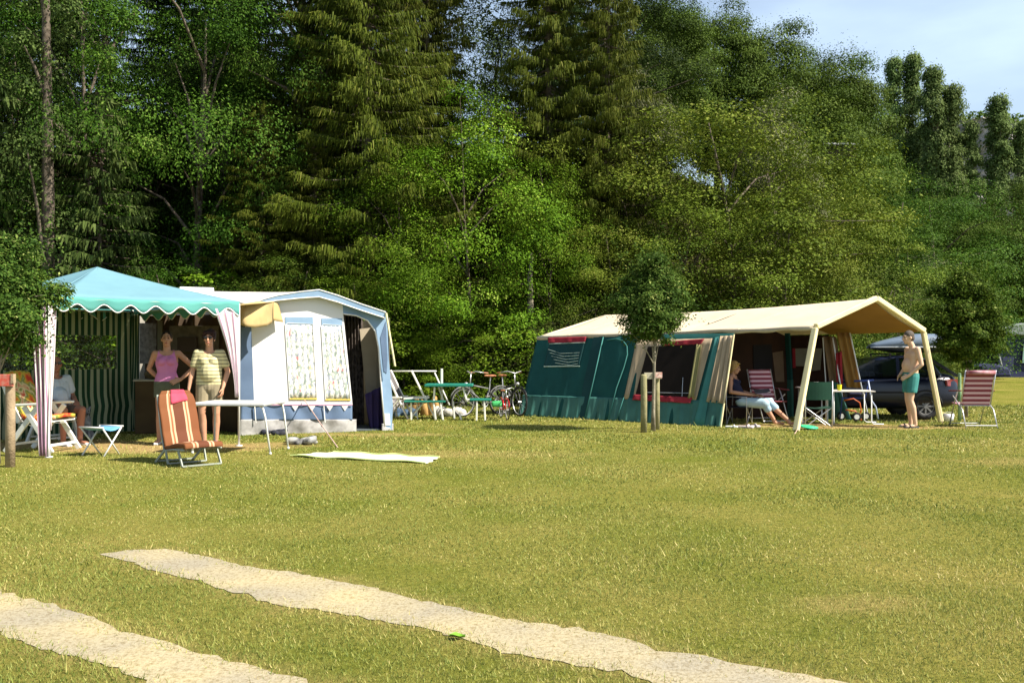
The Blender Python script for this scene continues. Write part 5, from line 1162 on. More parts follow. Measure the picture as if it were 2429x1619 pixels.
# woman in the pink top
w1p = empty('person', (0, 0, 0), 'woman in a pink sleeveless top and olive shorts with one hand on her hip', 'person')
j = stand(elL=(.385, .05, 1.135), wrL=(.205, -.06, .965), elR=(-.265, .10, 1.12), wrR=(-.14, .13, .98), toL=(.15, -.15, .03))
mb = MB(); torso(mb, j, ww=.052, wr=.075, bust=.008); limbs(mb, j, .95, .97); f, Rm = head_geo(mb, j['hed'], .05, nek=j['nek'])
hand(mb, j['wrL'], (-.75, -.45, -.25), (0, .9, -.3), .5, side=-1); hand(mb, j['wrR'], (.7, .2, -.4), (0, -1, 0), .4)
bake_remesh(mb, 'body', SKIN, w1p); HAIR_B = mat('brown_hair', (.035, .018, .010), (.02, .010, .006), scale=20); face(w1p, f, Rm, HAIR_B, 'tied')
mb = MB(); torso(mb, j, .010, ww=.055, wr=.078, bust=.012); o = bake_remesh(mb, 'top', mat('pink_jersey', (.60, .22, .42), (.54, .18, .37), scale=5, rough=.9, bump=.3, bscale=12), w1p, .009, 2, [((0, 0, .925), (0, 0, -1)), ((.145, 0, 1.25), (1, 0, .25)), ((-.145, 0, 1.25), (-1, 0, .25))], [((0, -.05, 1.42), .105), ((0, .02, 1.46), .095)])
o.modifiers.new('t', 'SOLIDIFY').thickness = .003
OLV = mat('olive_shorts', (.105, .115, .075), (.08, .09, .055), scale=8, rough=.9, bump=.4, bscale=12)
mb = MB(); trouser(mb, j, .014, .42); bake_remesh(mb, 'shorts', OLV, w1p, .009, 1, [((0, 0, .935), (0, 0, 1)), ((0, 0, .70), (0, 0, -1))])
for s in 'LR':
    mb = MB(); shoe_geo(mb, j, s); mb.build('shoe', SHOE_W, w1p, True)
place(w1p, (-5.10, 13.7, 0), R(14), .985)
# woman in the striped shirt
w2p = empty('person', (0, 0, 0), 'dark haired woman in a striped shirt and khaki shorts standing behind the white table', 'person')
j = stand(elL=(.255, .03, 1.09), wrL=(.20, -.11, .85), elR=(-.24, .02, 1.09), wrR=(-.28, -.05, .84), anL=(.09, .02, .08), toL=(.11, -.15, .03), anR=(-.07, .0, .08), toR=(-.13, -.15, .03))
mb = MB(); torso(mb, j, ww=.07, wr=.095, hr=.105, cw=.09, bust=.002, belly=.01); limbs(mb, j, 1.02, 1.0); f, Rm = head_geo(mb, j['hed'], -.1, nek=j['nek'])
hand(mb, j['wrL'], (-.1, -.25, -1), (-.8, .2, 0), .8, side=-1); hand(mb, j['wrR'], (-.05, -.15, -1), (.9, .2, 0), .5)
bake_remesh(mb, 'body', SKIN, w2p); face(w2p, f, Rm, mat('dark_red_hair', (.040, .014, .010), (.02, .008, .006), scale=20), 'bushy', glasses=True)
SHS = stripes('striped_jersey', [(.64, (.60, .55, .30)), (.36, (.27, .24, .14))], 2, 19, 'obj')
mb = MB(); torso(mb, j, .015, ww=.078, wr=.098, hr=.105, cw=.09, bust=.004, belly=.012); sleeves(mb, j, .012, .62, 1.02); o = bake_remesh(mb, 'shirt', SHS, w2p, .009, 2, [((0, 0, .83), (0, 0, -1))], [((0, -.05, 1.43), .088), ((0, .01, 1.47), .095)]); o.modifiers.new('t', 'SOLIDIFY').thickness = .003
mb = MB(); trouser(mb, j, .016, .62, 1.05, hr=.105); bake_remesh(mb, 'shorts', mat('khaki_shorts', (.30, .25, .16), (.25, .21, .13), scale=8, rough=.9, bump=.4, bscale=12), w2p, .009, 1, [((0, 0, .90), (0, 0, 1)), ((0, 0, .62), (0, 0, -1))])
for s in 'LR':
    mb = MB(); shoe_geo(mb, j, s); n, t = j['an' + s], j['to' + s]; mb.tube([n + V3(.045 * math.cos(a), -.05, -.05 + .045 * math.sin(a)) for a in [math.pi * k / 8 for k in range(9)]], .009, 6); mb.tube([n.lerp(t, .75) + V3(.045 * math.cos(a), 0, -.03 + .045 * math.sin(a)) for a in [math.pi * k / 8 for k in range(9)]], .010, 6); mb.build('sandal', SHOE_B, w2p, True)
place(w2p, (-4.36, 13.36, 0), R(12), .985)
# shirtless man in profile
m1 = empty('person', (0, 0, 0), 'shirtless man in teal swim shorts standing in profile beside the beige gable', 'person')
j = stand(pel=(0, .03, .97), che=(0, .05, 1.31), nek=(0, .055, 1.47), hed=(0, -.02, 1.635), shL=(.19, .06, 1.42), shR=(-.19, .06, 1.42), elL=(.25, .10, 1.15), elR=(-.25, .10, 1.15), wrL=(.17, -.09, .95), wrR=(-.17, -.09, .95),
          hiL=(.09, .03, .93), hiR=(-.09, .03, .93), knL=(.10, -.03, .50), knR=(-.09, .02, .50), anL=(.11, .06, .08), anR=(-.10, .08, .08), toL=(.13, -.11, .03), toR=(-.12, -.09, .03))
mb = MB(); torso(mb, j, ww=.078, wr=.098, cr=.10, cw=.10, hr=.10, belly=.012); limbs(mb, j, 1.08, 1.02); f, Rm = head_geo(mb, j['hed'], 0, nek=j['nek'], pitch=.12)
hand(mb, j['wrL'], (-.5, -.6, -.35), (-.4, .6, -.2), .4, side=-1); hand(mb, j['wrR'], (.5, -.6, -.35), (.4, .6, -.2), .4)
bake_remesh(mb, 'body', SKINP, m1); face(m1, f, Rm, mat('grey_brown_hair', (.12, .10, .085), (.07, .055, .045), scale=25), 'short')
mb = MB(); trouser(mb, j, .016, .60, 1.05, hr=.102); bake_remesh(mb, 'swim_shorts', mat('teal_shorts', (.055, .26, .24), (.04, .20, .19), scale=6, rough=.7, bump=.4, bscale=10), m1, .009, 1, [((0, 0, 1.0), (0, .1, 1)), ((0, 0, .64), (0, 0, -1))])
for s in 'LR':
    mb = MB(); shoe_geo(mb, j, s); n, t = j['an' + s], j['to' + s]; mb.tube([n.lerp(t, .7) + V3(.05 * math.cos(a), 0, -.03 + .045 * math.sin(a)) for a in [math.pi * k / 8 for k in range(9)]], .012, 6); mb.build('flip_flop', SHOE_D, m1, True)
place(m1, (7.13, 16.65, 0), R(-86), .985)

def sit(seat=.42, kneez=.46, fwd=.46, foot=.45, lean=.08, **k):
    d = dict(pel=(0, 0, seat + .10), che=(0, lean, seat + .43), nek=(0, lean + .01, seat + .58), hed=(0, lean - .02, seat + .745), shL=(.165, lean, seat + .53), shR=(-.165, lean, seat + .53), elL=(.24, lean - .02, seat + .27), elR=(-.24, lean - .02, seat + .27),
             wrL=(.16, -.22, seat + .22), wrR=(-.16, -.22, seat + .22), hiL=(.09, 0, seat + .09), hiR=(-.09, 0, seat + .09), knL=(.13, -fwd, kneez), knR=(-.13, -fwd, kneez), anL=(.12, -foot, .08), anR=(-.12, -foot, .08), toL=(.13, -foot - .17, .03), toR=(-.13, -foot - .17, .03))
    d.update(k); return {a: Vector(b) for a, b in d.items()}
# seated man in white shirt
m2 = empty('person', (0, 0, 0), 'older man in a white T-shirt sitting in the shade by the striped wall', 'person')
j = sit(.40, .50, .46, .42, .06); mb = MB(); torso(mb, j, ww=.085, wr=.11, hr=.11, cw=.10, cr=.10, belly=.03); limbs(mb, j, 1.1, 1.05); f, Rm = head_geo(mb, j['hed'], -.3, nek=j['nek'])
hand(mb, j['wrL'], (-.4, -1, -.3), (0, 0, -1), .5, side=-1); hand(mb, j['wrR'], (.4, -1, -.3), (0, 0, -1), .5)
bake_remesh(mb, 'body', SKINR, m2); face(m2, f, Rm, mat('grey_hair', (.30, .28, .26)), 'bald', glasses=True)
mb = MB(); torso(mb, j, .018, ww=.09, wr=.112, hr=.11, cw=.10, cr=.10, belly=.033); sleeves(mb, j, .018, .6, 1.1); o = bake_remesh(mb, 'shirt', mat('white_tshirt', (.62, .66, .72), (.55, .60, .66), scale=5, rough=.9, bump=.4, bscale=9), m2, .009, 2, [((0, 0, .47), (0, 0, -1))], [((0, .02, 1.03), .10)]); o.modifiers.new('t', 'SOLIDIFY').thickness = .003
mb = MB(); trouser(mb, j, .014, .62, 1.08, hr=.11, low=.3); bake_remesh(mb, 'shorts', mat('brown_shorts', (.13, .09, .07), rough=.9), m2, .009, 1, [((0, 0, .56), (0, 0, 1))])
for s in 'LR':
    mb = MB(); shoe_geo(mb, j, s); mb.build('shoe', SHOE_W, m2, True)
place(m2, (-6.74, 13.75, 0), R(52), 1.02)
# seated woman under the beige roof
w3 = empty('person', (0, 0, 0), 'blonde woman in a navy top and light jeans reading under the beige roof', 'person')
j = sit(.34, .43, .46, .72, .18, wrL=(.10, -.24, .55), wrR=(-.08, -.22, .55), knR=(-.10, -.44, .40), anR=(-.02, -.60, .09), toR=(.10, -.74, .03), anL=(.02, -.86, .08), toL=(-.02, -1.04, .05), hed=(0, .14, 1.055))
mb = MB(); torso(mb, j, ww=.065, wr=.088, bust=.012); limbs(mb, j, .98, .98); f, Rm = head_geo(mb, j['hed'], .1, nek=j['nek'], pitch=.2)
hand(mb, j['wrL'], (-.5, -1, 0), (0, 0, -1), .5, side=-1); hand(mb, j['wrR'], (.5, -1, 0), (0, 0, -1), .5)
bake_remesh(mb, 'body', SKIN, w3); face(w3, f, Rm, mat('blonde_hair', (.50, .30, .10), (.36, .20, .07), scale=25), 'bob')
mb = MB(); torso(mb, j, .014, ww=.068, wr=.09, bust=.015); o = bake_remesh(mb, 'top', mat('navy_jersey', (.018, .020, .05), rough=.9), w3, .009, 2, [((0, 0, .42), (0, 0, -1)), ((.15, 0, .8), (1, 0, .25)), ((-.15, 0, .8), (-1, 0, .25))], [((0, .12, .94), .13)]); o.modifiers.new('t', 'SOLIDIFY').thickness = .003
mb = MB(); trouser(mb, j, .016, 1.32, 1.0, low=.3); bake_remesh(mb, 'jeans', mat('light_denim', (.42, .55, .62), (.33, .46, .55), scale=7, rough=.9, bump=.4, bscale=12), w3, .009, 1, [((0, 0, .50), (0, 0, 1))])
place(w3, (4.33, 17.45, 0), R(62), 1.0)
mb = MB(); c_ = V3(4.66, 17.27, .60); mb.prism([c_ + V3(-.15, -.09, -.02), c_ + V3(.13, -.12, .0), c_ + V3(.15, .10, .06), c_ + V3(-.13, .13, .04)], (0, 0, .008)); tag(mb.build('magazine', mat('paper', (.12, .11, .12), (.05, .05, .06), scale=14), None), 'open dark magazine on the lap of the blonde seated woman', 'magazine')

# grey dog sitting beside the man
DOG = mat('grey_fur', (.34, .34, .35), (.15, .15, .16), scale=14, rough=1, bump=1, bscale=90)
dg_ = empty('dog', (0, 0, 0), 'small shaggy grey dog sitting beside the striped wall at the seated man', 'dog')
mb = MB(); mb.cap((0, .10, .12), .095, (0, -.02, .25), .075); mb.cap((0, -.02, .25), .075, (0, -.05, .33), .055); mb.ell((0, -.08, .385), (.058, .065, .055)); mb.cap((0, -.12, .37), .032, (0, -.165, .355), .022)
for k in (-1, 1):
    mb.cap((.045 * k, -.04, .22), .032, (.05 * k, -.06, .10), .022); mb.cap((.05 * k, -.06, .10), .022, (.05 * k, -.07, .025), .018); mb.cap((.05 * k, -.07, .02), .020, (.05 * k, -.10, .016), .018)
    mb.cap((.075 * k, .12, .10), .060, (.095 * k, .02, .07), .040); mb.cap((.095 * k, .02, .06), .032, (.10 * k, .10, .025), .022); mb.cap((.10 * k, .10, .022), .02, (.10 * k, -.02, .018), .019)
    mb.cap((.045 * k, -.06, .42), .022, (.068 * k, -.055, .455), .010)
mb.cap((0, .18, .06), .022, (.10, .26, .04), .016)
for i in range(60):
    a = random.uniform(0, 6.28); z = random.uniform(.06, .30); rr = .088 - .08 * abs(z - .12); mb.ell((rr * math.cos(a), .06 - .25 * (z - .1) + rr * math.sin(a), z), (.02, .02, .03), 6, 4)
bake_remesh(mb, 'body', DOG, dg_, .007, 1)
for k in (-1, 1):
    mb = MB(); mb.ell((.024 * k, -.135, .398), (.008, .006, .008)); mb.build('eye', BLACK, dg_, True)
mb = MB(); mb.ell((0, -.188, .360), (.012, .01, .009)); mb.build('nose', BLACK, dg_, True)
place(dg_, (-6.62, 14.35, 0), R(38), 1.12)

# ------------------------------------------------------------------ furniture helpers
FRM = mat('painted_white_tube', (.76, .76, .74), rough=.4); SIL = mat('steel_tube', (.60, .60, .62), rough=.35, metal=.5)
PLW = mat('white_plastic', (.80, .80, .74), (.74, .74, .68), rough=.45)
GPL = mat('green_plastic', (.02, .22, .16), (.015, .17, .125), rough=.45)
# white folding table by the awning
t1 = empty('folding_table', (-3.78, 12.75, 0), 'white folding camping table standing in front of the striped shirt woman', 'table')
P = [V3(-4.28, 12.35, 0), V3(-3.27, 12.22, 0), V3(-3.18, 12.95, 0), V3(-4.2, 13.1, 0)]
mb = MB(); mb.prism([p + V3(0, 0, .655) for p in P], (0, 0, .022)); mb.build('table_top', mat('table_white', (.74, .72, .66), (.66, .64, .58), rough=.5), t1, bevel=.008)
mb = MB(); mb.tube([p + V3(0, 0, .648) for p in P + [P[0]]], .013, 6); mb.build('rim', METAL, t1)
for p, q in zip(P, (V3(-.0, 0, 0), V3(.10, 0, 0), V3(.08, 0, 0), V3(-.02, 0, 0))):
    mb = MB(); c = (P[0] + P[2]) / 2; a = p.lerp(c, .04); mb.tube([a.lerp(c, .12) + V3(0, 0, .64), a + V3(0, 0, .62), a + q * .3 + V3(0, 0, .5), a + q], .013, 8); mb.tube([a + q, a + q + V3(0, 0, .03)], .018, 8); mb.build('leg', FRM, t1, True)
# brown striped lounger
LC = stripes('brown_cream_stripes', [(.20, (.19, .070, .026)), (.05, (.48, .32, .20)), (.04, (.28, .10, .04)), (.05, (.48, .32, .20)), (.28, (.125, .042, .020)), (.05, (.48, .32, .20)), (.04, (.28, .10, .04)), (.05, (.48, .32, .20)), (.24, (.175, .062, .024))], 0, .999, bump=1)
lo = empty('sun_lounger', (0, 0, 0), 'low lounger with a brown and cream striped cushion and a pink cloth over its headrest', 'sun lounger')
prof = [(-.62, .26), (-.60, .30), (-.30, .27), (-.02, .22), (.02, .24), (.10, .45), (.19, .72), (.27, .93), (.30, 1.0)]
def lpt(u, v):
    k = v * (len(prof) - 1); i = min(int(k), len(prof) - 2); a, b = prof[i], prof[i + 1]; t = k - i; y = a[0] + (b[0] - a[0]) * t; z = a[1] + (b[1] - a[1]) * t
    w = .27 * (1 - .25 * max(0, v - .82) / .18 * (abs(2 * u - 1)) ** 0) if v > .82 else .27
    bul = .022 * math.sin(math.pi * u) + .010 * abs(math.sin(math.pi * v * 6.5)); ny, nzz = (-(b[1] - a[1]), (b[0] - a[0])); L = math.hypot(ny, nzz) or 1
    return (w * (2 * u - 1), y + ny / L * bul - 0, z + nzz / L * bul)
mb = MB(); mb.sheet(lpt, 24, 60); cu = mb.build('cushion', LC, lo, True, solid=.055, bevel=0)
mb = MB(); mb.sheet(lambda u, v: tuple(Vector(lpt(.30 + .48 * u, 1 - .19 * v + .03 * u * v)) + V3(0, -.04 - .006 * math.sin(u * 9), .012 * (1 - v))), 12, 10); mb.sheet(lambda u, v: tuple(Vector(lpt(.30 + .48 * u, 1)) + V3(0, -.04 + .10 * v, .015 + .02 * math.sin(v * 3.14) - .05 * v)), 12, 4)
tag(mb.build('headrest_cloth', mat('pink_red_cloth', (.62, .07, .12), (.55, .05, .09), rough=.9, bump=.4, bscale=12), lo, True, solid=.006), 'pink red cloth over the headrest')
GRY = mat('grey_green_frame', (.33, .36, .30), (.27, .30, .25), rough=.5)
for s in (-1, 1):
    mb = MB(); mb.tube([(.27 * s, -.60, .24), (.27 * s, -.28, .225), (.27 * s, .02, .19), (.27 * s, .12, .44), (.25 * s, .30, .96)], .015, 8); mb.build('side_rail', GRY, lo, True)
    mb = MB(); mb.bar((.28 * s, -.02, .20), (.28 * s, .30, 0.0), .02, .04); mb.build('leg', GRY, lo, bevel=.004)
    mb = MB(); mb.bar((.28 * s, -.05, .20), (.28 * s, -.12, 0.01), .02, .04); mb.build('leg', GRY, lo, bevel=.004)
    mb = MB(); mb.bar((.28 * s, -.45, .22), (.28 * s, -.58, 0.01), .02, .04); mb.build('leg', GRY, lo, bevel=.004)
mb = MB(); mb.bar((-.28, -.58, .02), (.28, -.58, .02), .03, .02); mb.bar((-.28, .29, .02), (.28, .29, .02), .03, .02); mb.bar((-.28, -.12, .02), (.28, -.12, .02), .03, .02); mb.build('crossbar', GRY, lo)
place(lo, (-4.02, 11.35, 0), R(44), .86)
# white plastic chair with colourful cushion (faces +X)
def recliner(label, cushion=True, back=.95, group=None):
    r = empty('garden_chair', (0, 0, 0), label, 'chair', group)
    mb = MB()
    for s in (-1, 1): mb.bar((.25 * s, .20, .40), (.25 * s, .20 + .30 * back, .40 + .66 * back), .045, .06)
    for k in range(7): t = .08 + k * .14; mb.bar((-.25, .20 + .30 * back * t, .40 + .66 * back * t), (.25, .20 + .30 * back * t, .40 + .66 * back * t), .02, .07, up=(0, -.9, .42))
    mb.build('backrest', PLW, r, bevel=.006)
    mb = MB()
    for k in range(7): y = .20 - k * .075; mb.box((0, y, .415 - .012 * math.sin(k * .9)), (.50, .06, .022))
    for s in (-1, 1): mb.sheet(lambda a, b, s=s: (.26 * s + (b - .5) * .035, .24 - .56 * a, .40 - .04 * math.sin(a * math.pi)), 10, 1)
    mb.build('seat', PLW, r, solid=.0)
    for s in (-1, 1):
        mb = MB(); mb.bar((.30 * s, .34, .63), (.30 * s, -.22, .66), .055, .035); mb.build('armrest', PLW, r, bevel=.01)
        mb = MB(); mb.bar((.29 * s, .10, .62), (.29 * s, -.32, 0), .035, .07); mb.build('leg', PLW, r, bevel=.008)
        mb = MB(); mb.bar((.275 * s, -.10, .62), (.275 * s, .40, 0), .035, .07); mb.build('leg', PLW, r, bevel=.008)
    mb = MB(); mb.bar((-.28, -.27, .10), (.28, -.27, .10), .04, .03); mb.bar((-.28, .33, .10), (.28, .33, .10), .04, .03); mb.build('crossbar', PLW, r)
    if cushion:
        CUSH = bpy.data.materials.new('patterned_cushion'); CUSH.use_nodes = True; n = CUSH.node_tree.nodes; l = CUSH.node_tree.links; t = n.new('ShaderNodeTexCoord'); q = n.new('ShaderNodeTexNoise'); q.inputs['Scale'].default_value = 5.5; q.inputs['Detail'].default_value = 2
        rr = n.new('ShaderNodeValToRGB'); e = rr.color_ramp.elements; e[0].position = .36; e[0].color = (.55, .04, .015, 1); e[1].position = .45; e[1].color = (.62, .22, .03, 1)
        for a, c in ((.50, (.55, .42, .05)), (.56, (.16, .22, .04)), (.62, (.66, .58, .30)), (.70, (.50, .03, .02))): k = e.new(a); k.color = (*c, 1)
        l.new(t.outputs['Object'], q.inputs[0]); l.new(q.outputs[0], rr.inputs[0]); l.new(rr.outputs[0], n['Principled BSDF'].inputs['Base Color']); n['Principled BSDF'].inputs['Roughness'].default_value = .9
        mb = MB(); pr = [(-.30, .47), (-.10, .44), (.10, .45), (.16, .48), (.24, .62), (.36, .88), (.44, 1.06)]
        def cp(u, v):
            k = v * 6; i = min(int(k), 5); t_ = k - i; a, b = pr[i], pr[i + 1]; return (.23 * (2 * u - 1), a[0] + (b[0] - a[0]) * t_ - .02 * math.sin(math.pi * u), a[1] + (b[1] - a[1]) * t_ + .02 * math.sin(math.pi * u) + .012 * abs(math.sin(v * 14)))
        mb.sheet(cp, 12, 40); mb.build('cushion', CUSH, r, True, solid=.05)
    return r
c1 = recliner('white garden chair with a red and orange patterned cushion beside the round post'); place(c1, (-6.42, 12.75, 0), R(80), 1.0)
c0 = recliner('pale garden chair under the seated man in the white shirt', False, back=.5); place(c0, (-6.84, 13.86, 0), R(52), .88)
# blue folding stool
BLC = mat('light_blue_canvas', (.16, .40, .66), (.12, .34, .60), rough=.8); st_ = empty('folding_stool', (0, 0, 0), 'small folding stool with a light blue seat in front of the striped wall', 'stool')
mb = MB(); mb.sheet(lambda a, b: (-.17 + .34 * a, -.19 + .38 * b, .38 - .045 * math.sin(a * math.pi)), 12, 4); mb.build('seat', BLC, st_, True, solid=.004)
for s in (-1, 1):
    mb = MB(); mb.tube([(-.17, .19 * s, .385), (.14, .19 * s * .9, .01)], .011, 8); mb.build('leg', FRM, st_, True)
    mb = MB(); mb.tube([(.17, .19 * s, .385), (-.14, .19 * s, .01)], .011, 8); mb.build('leg', FRM, st_, True)
mb = MB(); 
for x in (-.17, .17): mb.tube([(x, -.21, .385), (x, .21, .385)], .011, 8)
mb.build('seat_rail', FRM, st_, True)
place(st_, (-5.38, 12.15, 0), R(68), .98)

# striped folding chairs on the right
RW = stripes('maroon_pink_bands', [(.22, (.24, .055, .075)), (.10, (.52, .22, .28)), (.32, (.70, .46, .52)), (.10, (.62, .38, .46)), (.26, (.24, .055, .075))], 1, 7.0)
def camp_chair(label, s=1):
    r = empty('folding_chair', (0, 0, 0), label, 'chair')
    mb = MB()
    def bk(a, b):
        z = .40 + .62 * b; y = .20 + .20 * b; return (-.24 + .48 * a, y - .01 * math.sin(a * math.pi), z)
    mb.sheet(bk, 10, 24); mb.build('backrest', RW, r, True, solid=.018)
    mb = MB(); mb.tube([(-.24, .43, .99), (.24, .43, .99)], .04, 10); mb.build('headrest', mat('pink_pad', (.62, .36, .40), (.30, .08, .10), scale=7), r, True)
    mb = MB(); mb.sheet(lambda a, b: (-.24 + .48 * a, -.26 + .46 * b, .42 - .02 * math.sin(math.pi * b)), 10, 10); mb.build('seat', RW, r, True, solid=.018)
    for k in (-1, 1):
        mb = MB(); mb.tube([(.26 * k, .42, 1.03), (.26 * k, .19, .38)], .012, 8); mb.build('back_frame', SIL, r, True)
        mb = MB(); mb.tube([(.27 * k, -.28, 0), (.27 * k, .02, .55), (.27 * k, .10, .66)], .012, 8); mb.build('leg', SIL, r, True)
        mb = MB(); mb.tube([(.27 * k, .46, 0), (.27 * k, .30, .32), (.27 * k, -.12, .55)], .012, 8); mb.build('leg', SIL, r, True)
        mb = MB(); mb.bar((.29 * k, .26, .66), (.29 * k, -.22, .64), .05, .025); mb.build('armrest', mat('maroon_plastic', (.20, .05, .06)), r, bevel=.008)
    for y_, z_ in ((.44, .05), (-.26, .04), (.20, .39)):
        mb = MB(); mb.tube([(-.27, y_, z_), (.27, y_, z_)], .010, 6); mb.build('crossbar', SIL, r)
    return r
cc = camp_chair('striped maroon and pink folding chair standing alone right of the green stake'); place(cc, (8.36, 16.9, 0), R(176), 1.0)
cc2 = copy_tree(cc); cc2['label'] = 'striped folding chair in the shade beside the blonde seated woman'; place(cc2, (4.98, 17.95, 0), R(14), .98)
# steel tube frame of the chair that carries the seated woman
def director(label, cloth, name='camping_chair'):
    r = empty(name, (0, 0, 0), label, 'chair')
    mb = MB(); mb.sheet(lambda a, b: (-.25 + .5 * a, .22 + .03 * math.sin(a * 3.14), .52 + .34 * b), 8, 4); mb.build('backrest', cloth, r, solid=.006)
    mb = MB(); mb.sheet(lambda a, b: (-.25 + .5 * a, -.22 + .44 * b, .38 - .03 * math.sin(math.pi * a)), 8, 4); mb.build('seat', cloth, r, solid=.006)
    for k in (-1, 1):
        mb = MB(); mb.tube([(.25 * k, .22, 0), (.25 * k, .22, .88)], .011, 8); mb.build('back_post', SIL, r, True)
        mb = MB(); mb.tube([(.25 * k, -.22, .0), (.25 * k, -.22, .60), (.25 * k, .20, .60)], .011, 8); mb.build('arm_frame', SIL, r, True)
        for y_ in (.21, -.22):
            mb = MB(); mb.tube([(.25 * k, y_, .01), (-.25 * k, y_, .38)], .010, 6); mb.build('cross_leg', SIL, r)
    return r
DGR = mat('dark_green_canvas', (.012, .055, .032), (.009, .042, .026), rough=.9); NVY = mat('navy_canvas', (.02, .02, .05), rough=.9)
dc = director('dark green camping chair with crossed steel legs left of the yellow cup table', DGR); place(dc, (5.52, 16.85, 0), R(176), .95)
dc2 = director('dark steel chair that the blonde woman sits on', NVY); place(dc2, (4.29, 17.5, 0), R(62), .86)
def table(name, label, cx, cy, w, d, h, rz, topm, legm, bent=False):
    r = empty(name, (0, 0, 0), label, 'table'); mb = MB(); mb.box((0, 0, h), (w, d, .025)); mb.build('table_top', topm, r, bevel=.006)
    for sx in (-1, 1):
        for sy in (-1, 1):
            mb = MB(); x, y = sx * (w / 2 - .06), sy * (d / 2 - .05); pts = [(x, y, h - .01), (x, y, .05)] + ([(x + .04, y, .014), (x + .22, y, .012)] if bent and sx > 0 else [(x, y, 0)]); mb.tube(pts, .012, 8); mb.build('leg', legm, r, True)
    place(r, (cx, cy, 0), rz); return r
table('camping_table', 'white topped camping table with a yellow cup on it under the beige roof', 6.38, 17.55, .80, .60, .62, R(-6), mat('table_pale', (.66, .62, .58), rough=.5), FRM, True)
def cup(x, y, z, r, h, m, label, name='cup'):
    mb = MB(); mb.tube([(x, y, z), (x, y, z + h), (x, y, z + h), (x, y, z + .01)], [r * .8, r, r * .88, r * .7], 14); o = mb.build(name, m, None, False); tag(o, label, name)
cup(6.16, 17.45, .634, .045, .11, mat('yellow_plastic', (.75, .72, .02), rough=.4), 'bright yellow cup on the camping table')
table('side_table', 'small table behind the green camping chair with a white cup on it', 5.68, 17.55, .55, .45, .68, R(-6), mat('table_dim', (.30, .26, .26), rough=.5), SIL)
cup(5.72, 17.45, .693, .042, .10, WHITE, 'white cup on the small table behind the green camping chair')
cup(5.48, 17.45, .693, .055, .04, mat('pink_bowl', (.62, .30, .42)), 'pink bowl next to the white cup', 'bowl')
# pushchair-like trike with blue frame and orange hoop near the tent edge
tk = empty('pushchair', (0, 0, 0), 'child pushchair with blue frame and orange hoops beside the table under the beige roof', 'pushchair')
BLF = mat('blue_frame', (.04, .08, .32), rough=.4); ORG = mat('orange_frame', (.55, .12, .03), rough=.4)
mb = MB(); mb.tube([(-.25, .1, .05), (-.22, .05, .45), (.22, .05, .45), (.27, .02, .78)], .015, 8); mb.tube([(.02, .1, .78), (.40, .1, .80)], .02, 8); mb.build('frame', BLF, tk, True)
mb = MB(); mb.tube([(-.20 + .0, 0, .40), (-.02, 0, .44), (.10, 0, .36), (.13, 0, .20), (.05, 0, .06)], .013, 8); mb.tube([(-.18, -.05, .22), (.0, -.05, .20), (.12, -.05, .02)], .015, 8); mb.build('hoop', ORG, tk, True)
for x, y in ((-.22, .12), (.25, .12), (.02, -.08)):
    mb = MB(); mb.ring((x, y, .09), (0, 1, 0), .07, .02, 20, 6); w = mb.build('wheel', BLACK, tk, True); mb = MB(); mb.tube([(x, y - .02, .09), (x, y + .02, .09)], .05, 12); mb.build('hub', WHITE, w)
mb = MB(); mb.sheet(lambda a, b: (-.12 + .26 * a, .10 - .1 * b, .30 + .25 * b * (1 - b) * 2 + .22 * b), 6, 8); mb.build('seat', NVY, tk, True, solid=.01)
mb = MB(); mb.tube([(.26, .0, .80), (.32, -.02, .40), (.40, -.02, .28), (.44, -.02, .05)], .017, 8); mb.build('handle', mat('pale_blue_tube', (.45, .52, .72), rough=.4), tk, True)
place(tk, (6.72, 18.2, 0), R(-5), 1.0)
mb = MB(); mb.sheet(lambda a, b: (6.42 + .5 * (a - .5) * (.3 + b * .7) + .1 * b, 18.5 + .03 * math.sin(a * 20), .74 * (1 - b) + .01), 20, 8); tag(mb.build('cloth_bag', SKRT, None, True, solid=.02), 'pale green cloth draped to the ground behind the camping table', 'cloth')
# things at the foot of the beige roof
mb = MB(); mb.ell((0, 0, .03), (.155, .155, .012), 28, 8); mb.ring((0, 0, .026), (0, 0, 1), .15, .012, 28, 8); o = mb.build('frisbee', mat('mint_plastic', (.05, .55, .26), rough=.35), None, True); o.location = G(1918, 1018) + V3(0, 0, .02); o.rotation_euler = (R(6), R(4), 0); tag(o, 'mint green frisbee lying on the grass at the front cream pole', 'frisbee')
def slipper(x, y, rz, m, label, group=None, s=1):
    mb = MB(); mb.cap((0, -.10, .015), .034, (0, .10, .015), .030, 10); mb.tube([(.04 * math.cos(a), -.05, .015 + .05 * math.sin(a)) for a in [math.pi * k / 8 for k in range(9)]], .013, 6); o = mb.build('slipper', m, None, True); o.location = (x, y, 0.004); o.rotation_euler[2] = rz; o.scale = (s, s, .8 * s); tag(o, label, 'slipper', group)
slipper(3.93, 16.6, 1.2, SHOE_W, 'white slipper lying by the tan end panel of the green tent', s=.9); slipper(4.15, 16.5, .9, mat('pinkish_cloth', (.62, .52, .50)), 'pinkish shoe under the chair of the blonde woman', s=1.2); slipper(4.30, 16.6, 1.8, mat('pale_shoe', (.45, .40, .40)), 'greyish shoe next to the pinkish one', s=1.2)
bk_ = empty('bucket', G(2250, 998), 'small white bucket on the grass beside the rear cream pole', 'bucket'); g = bk_.location
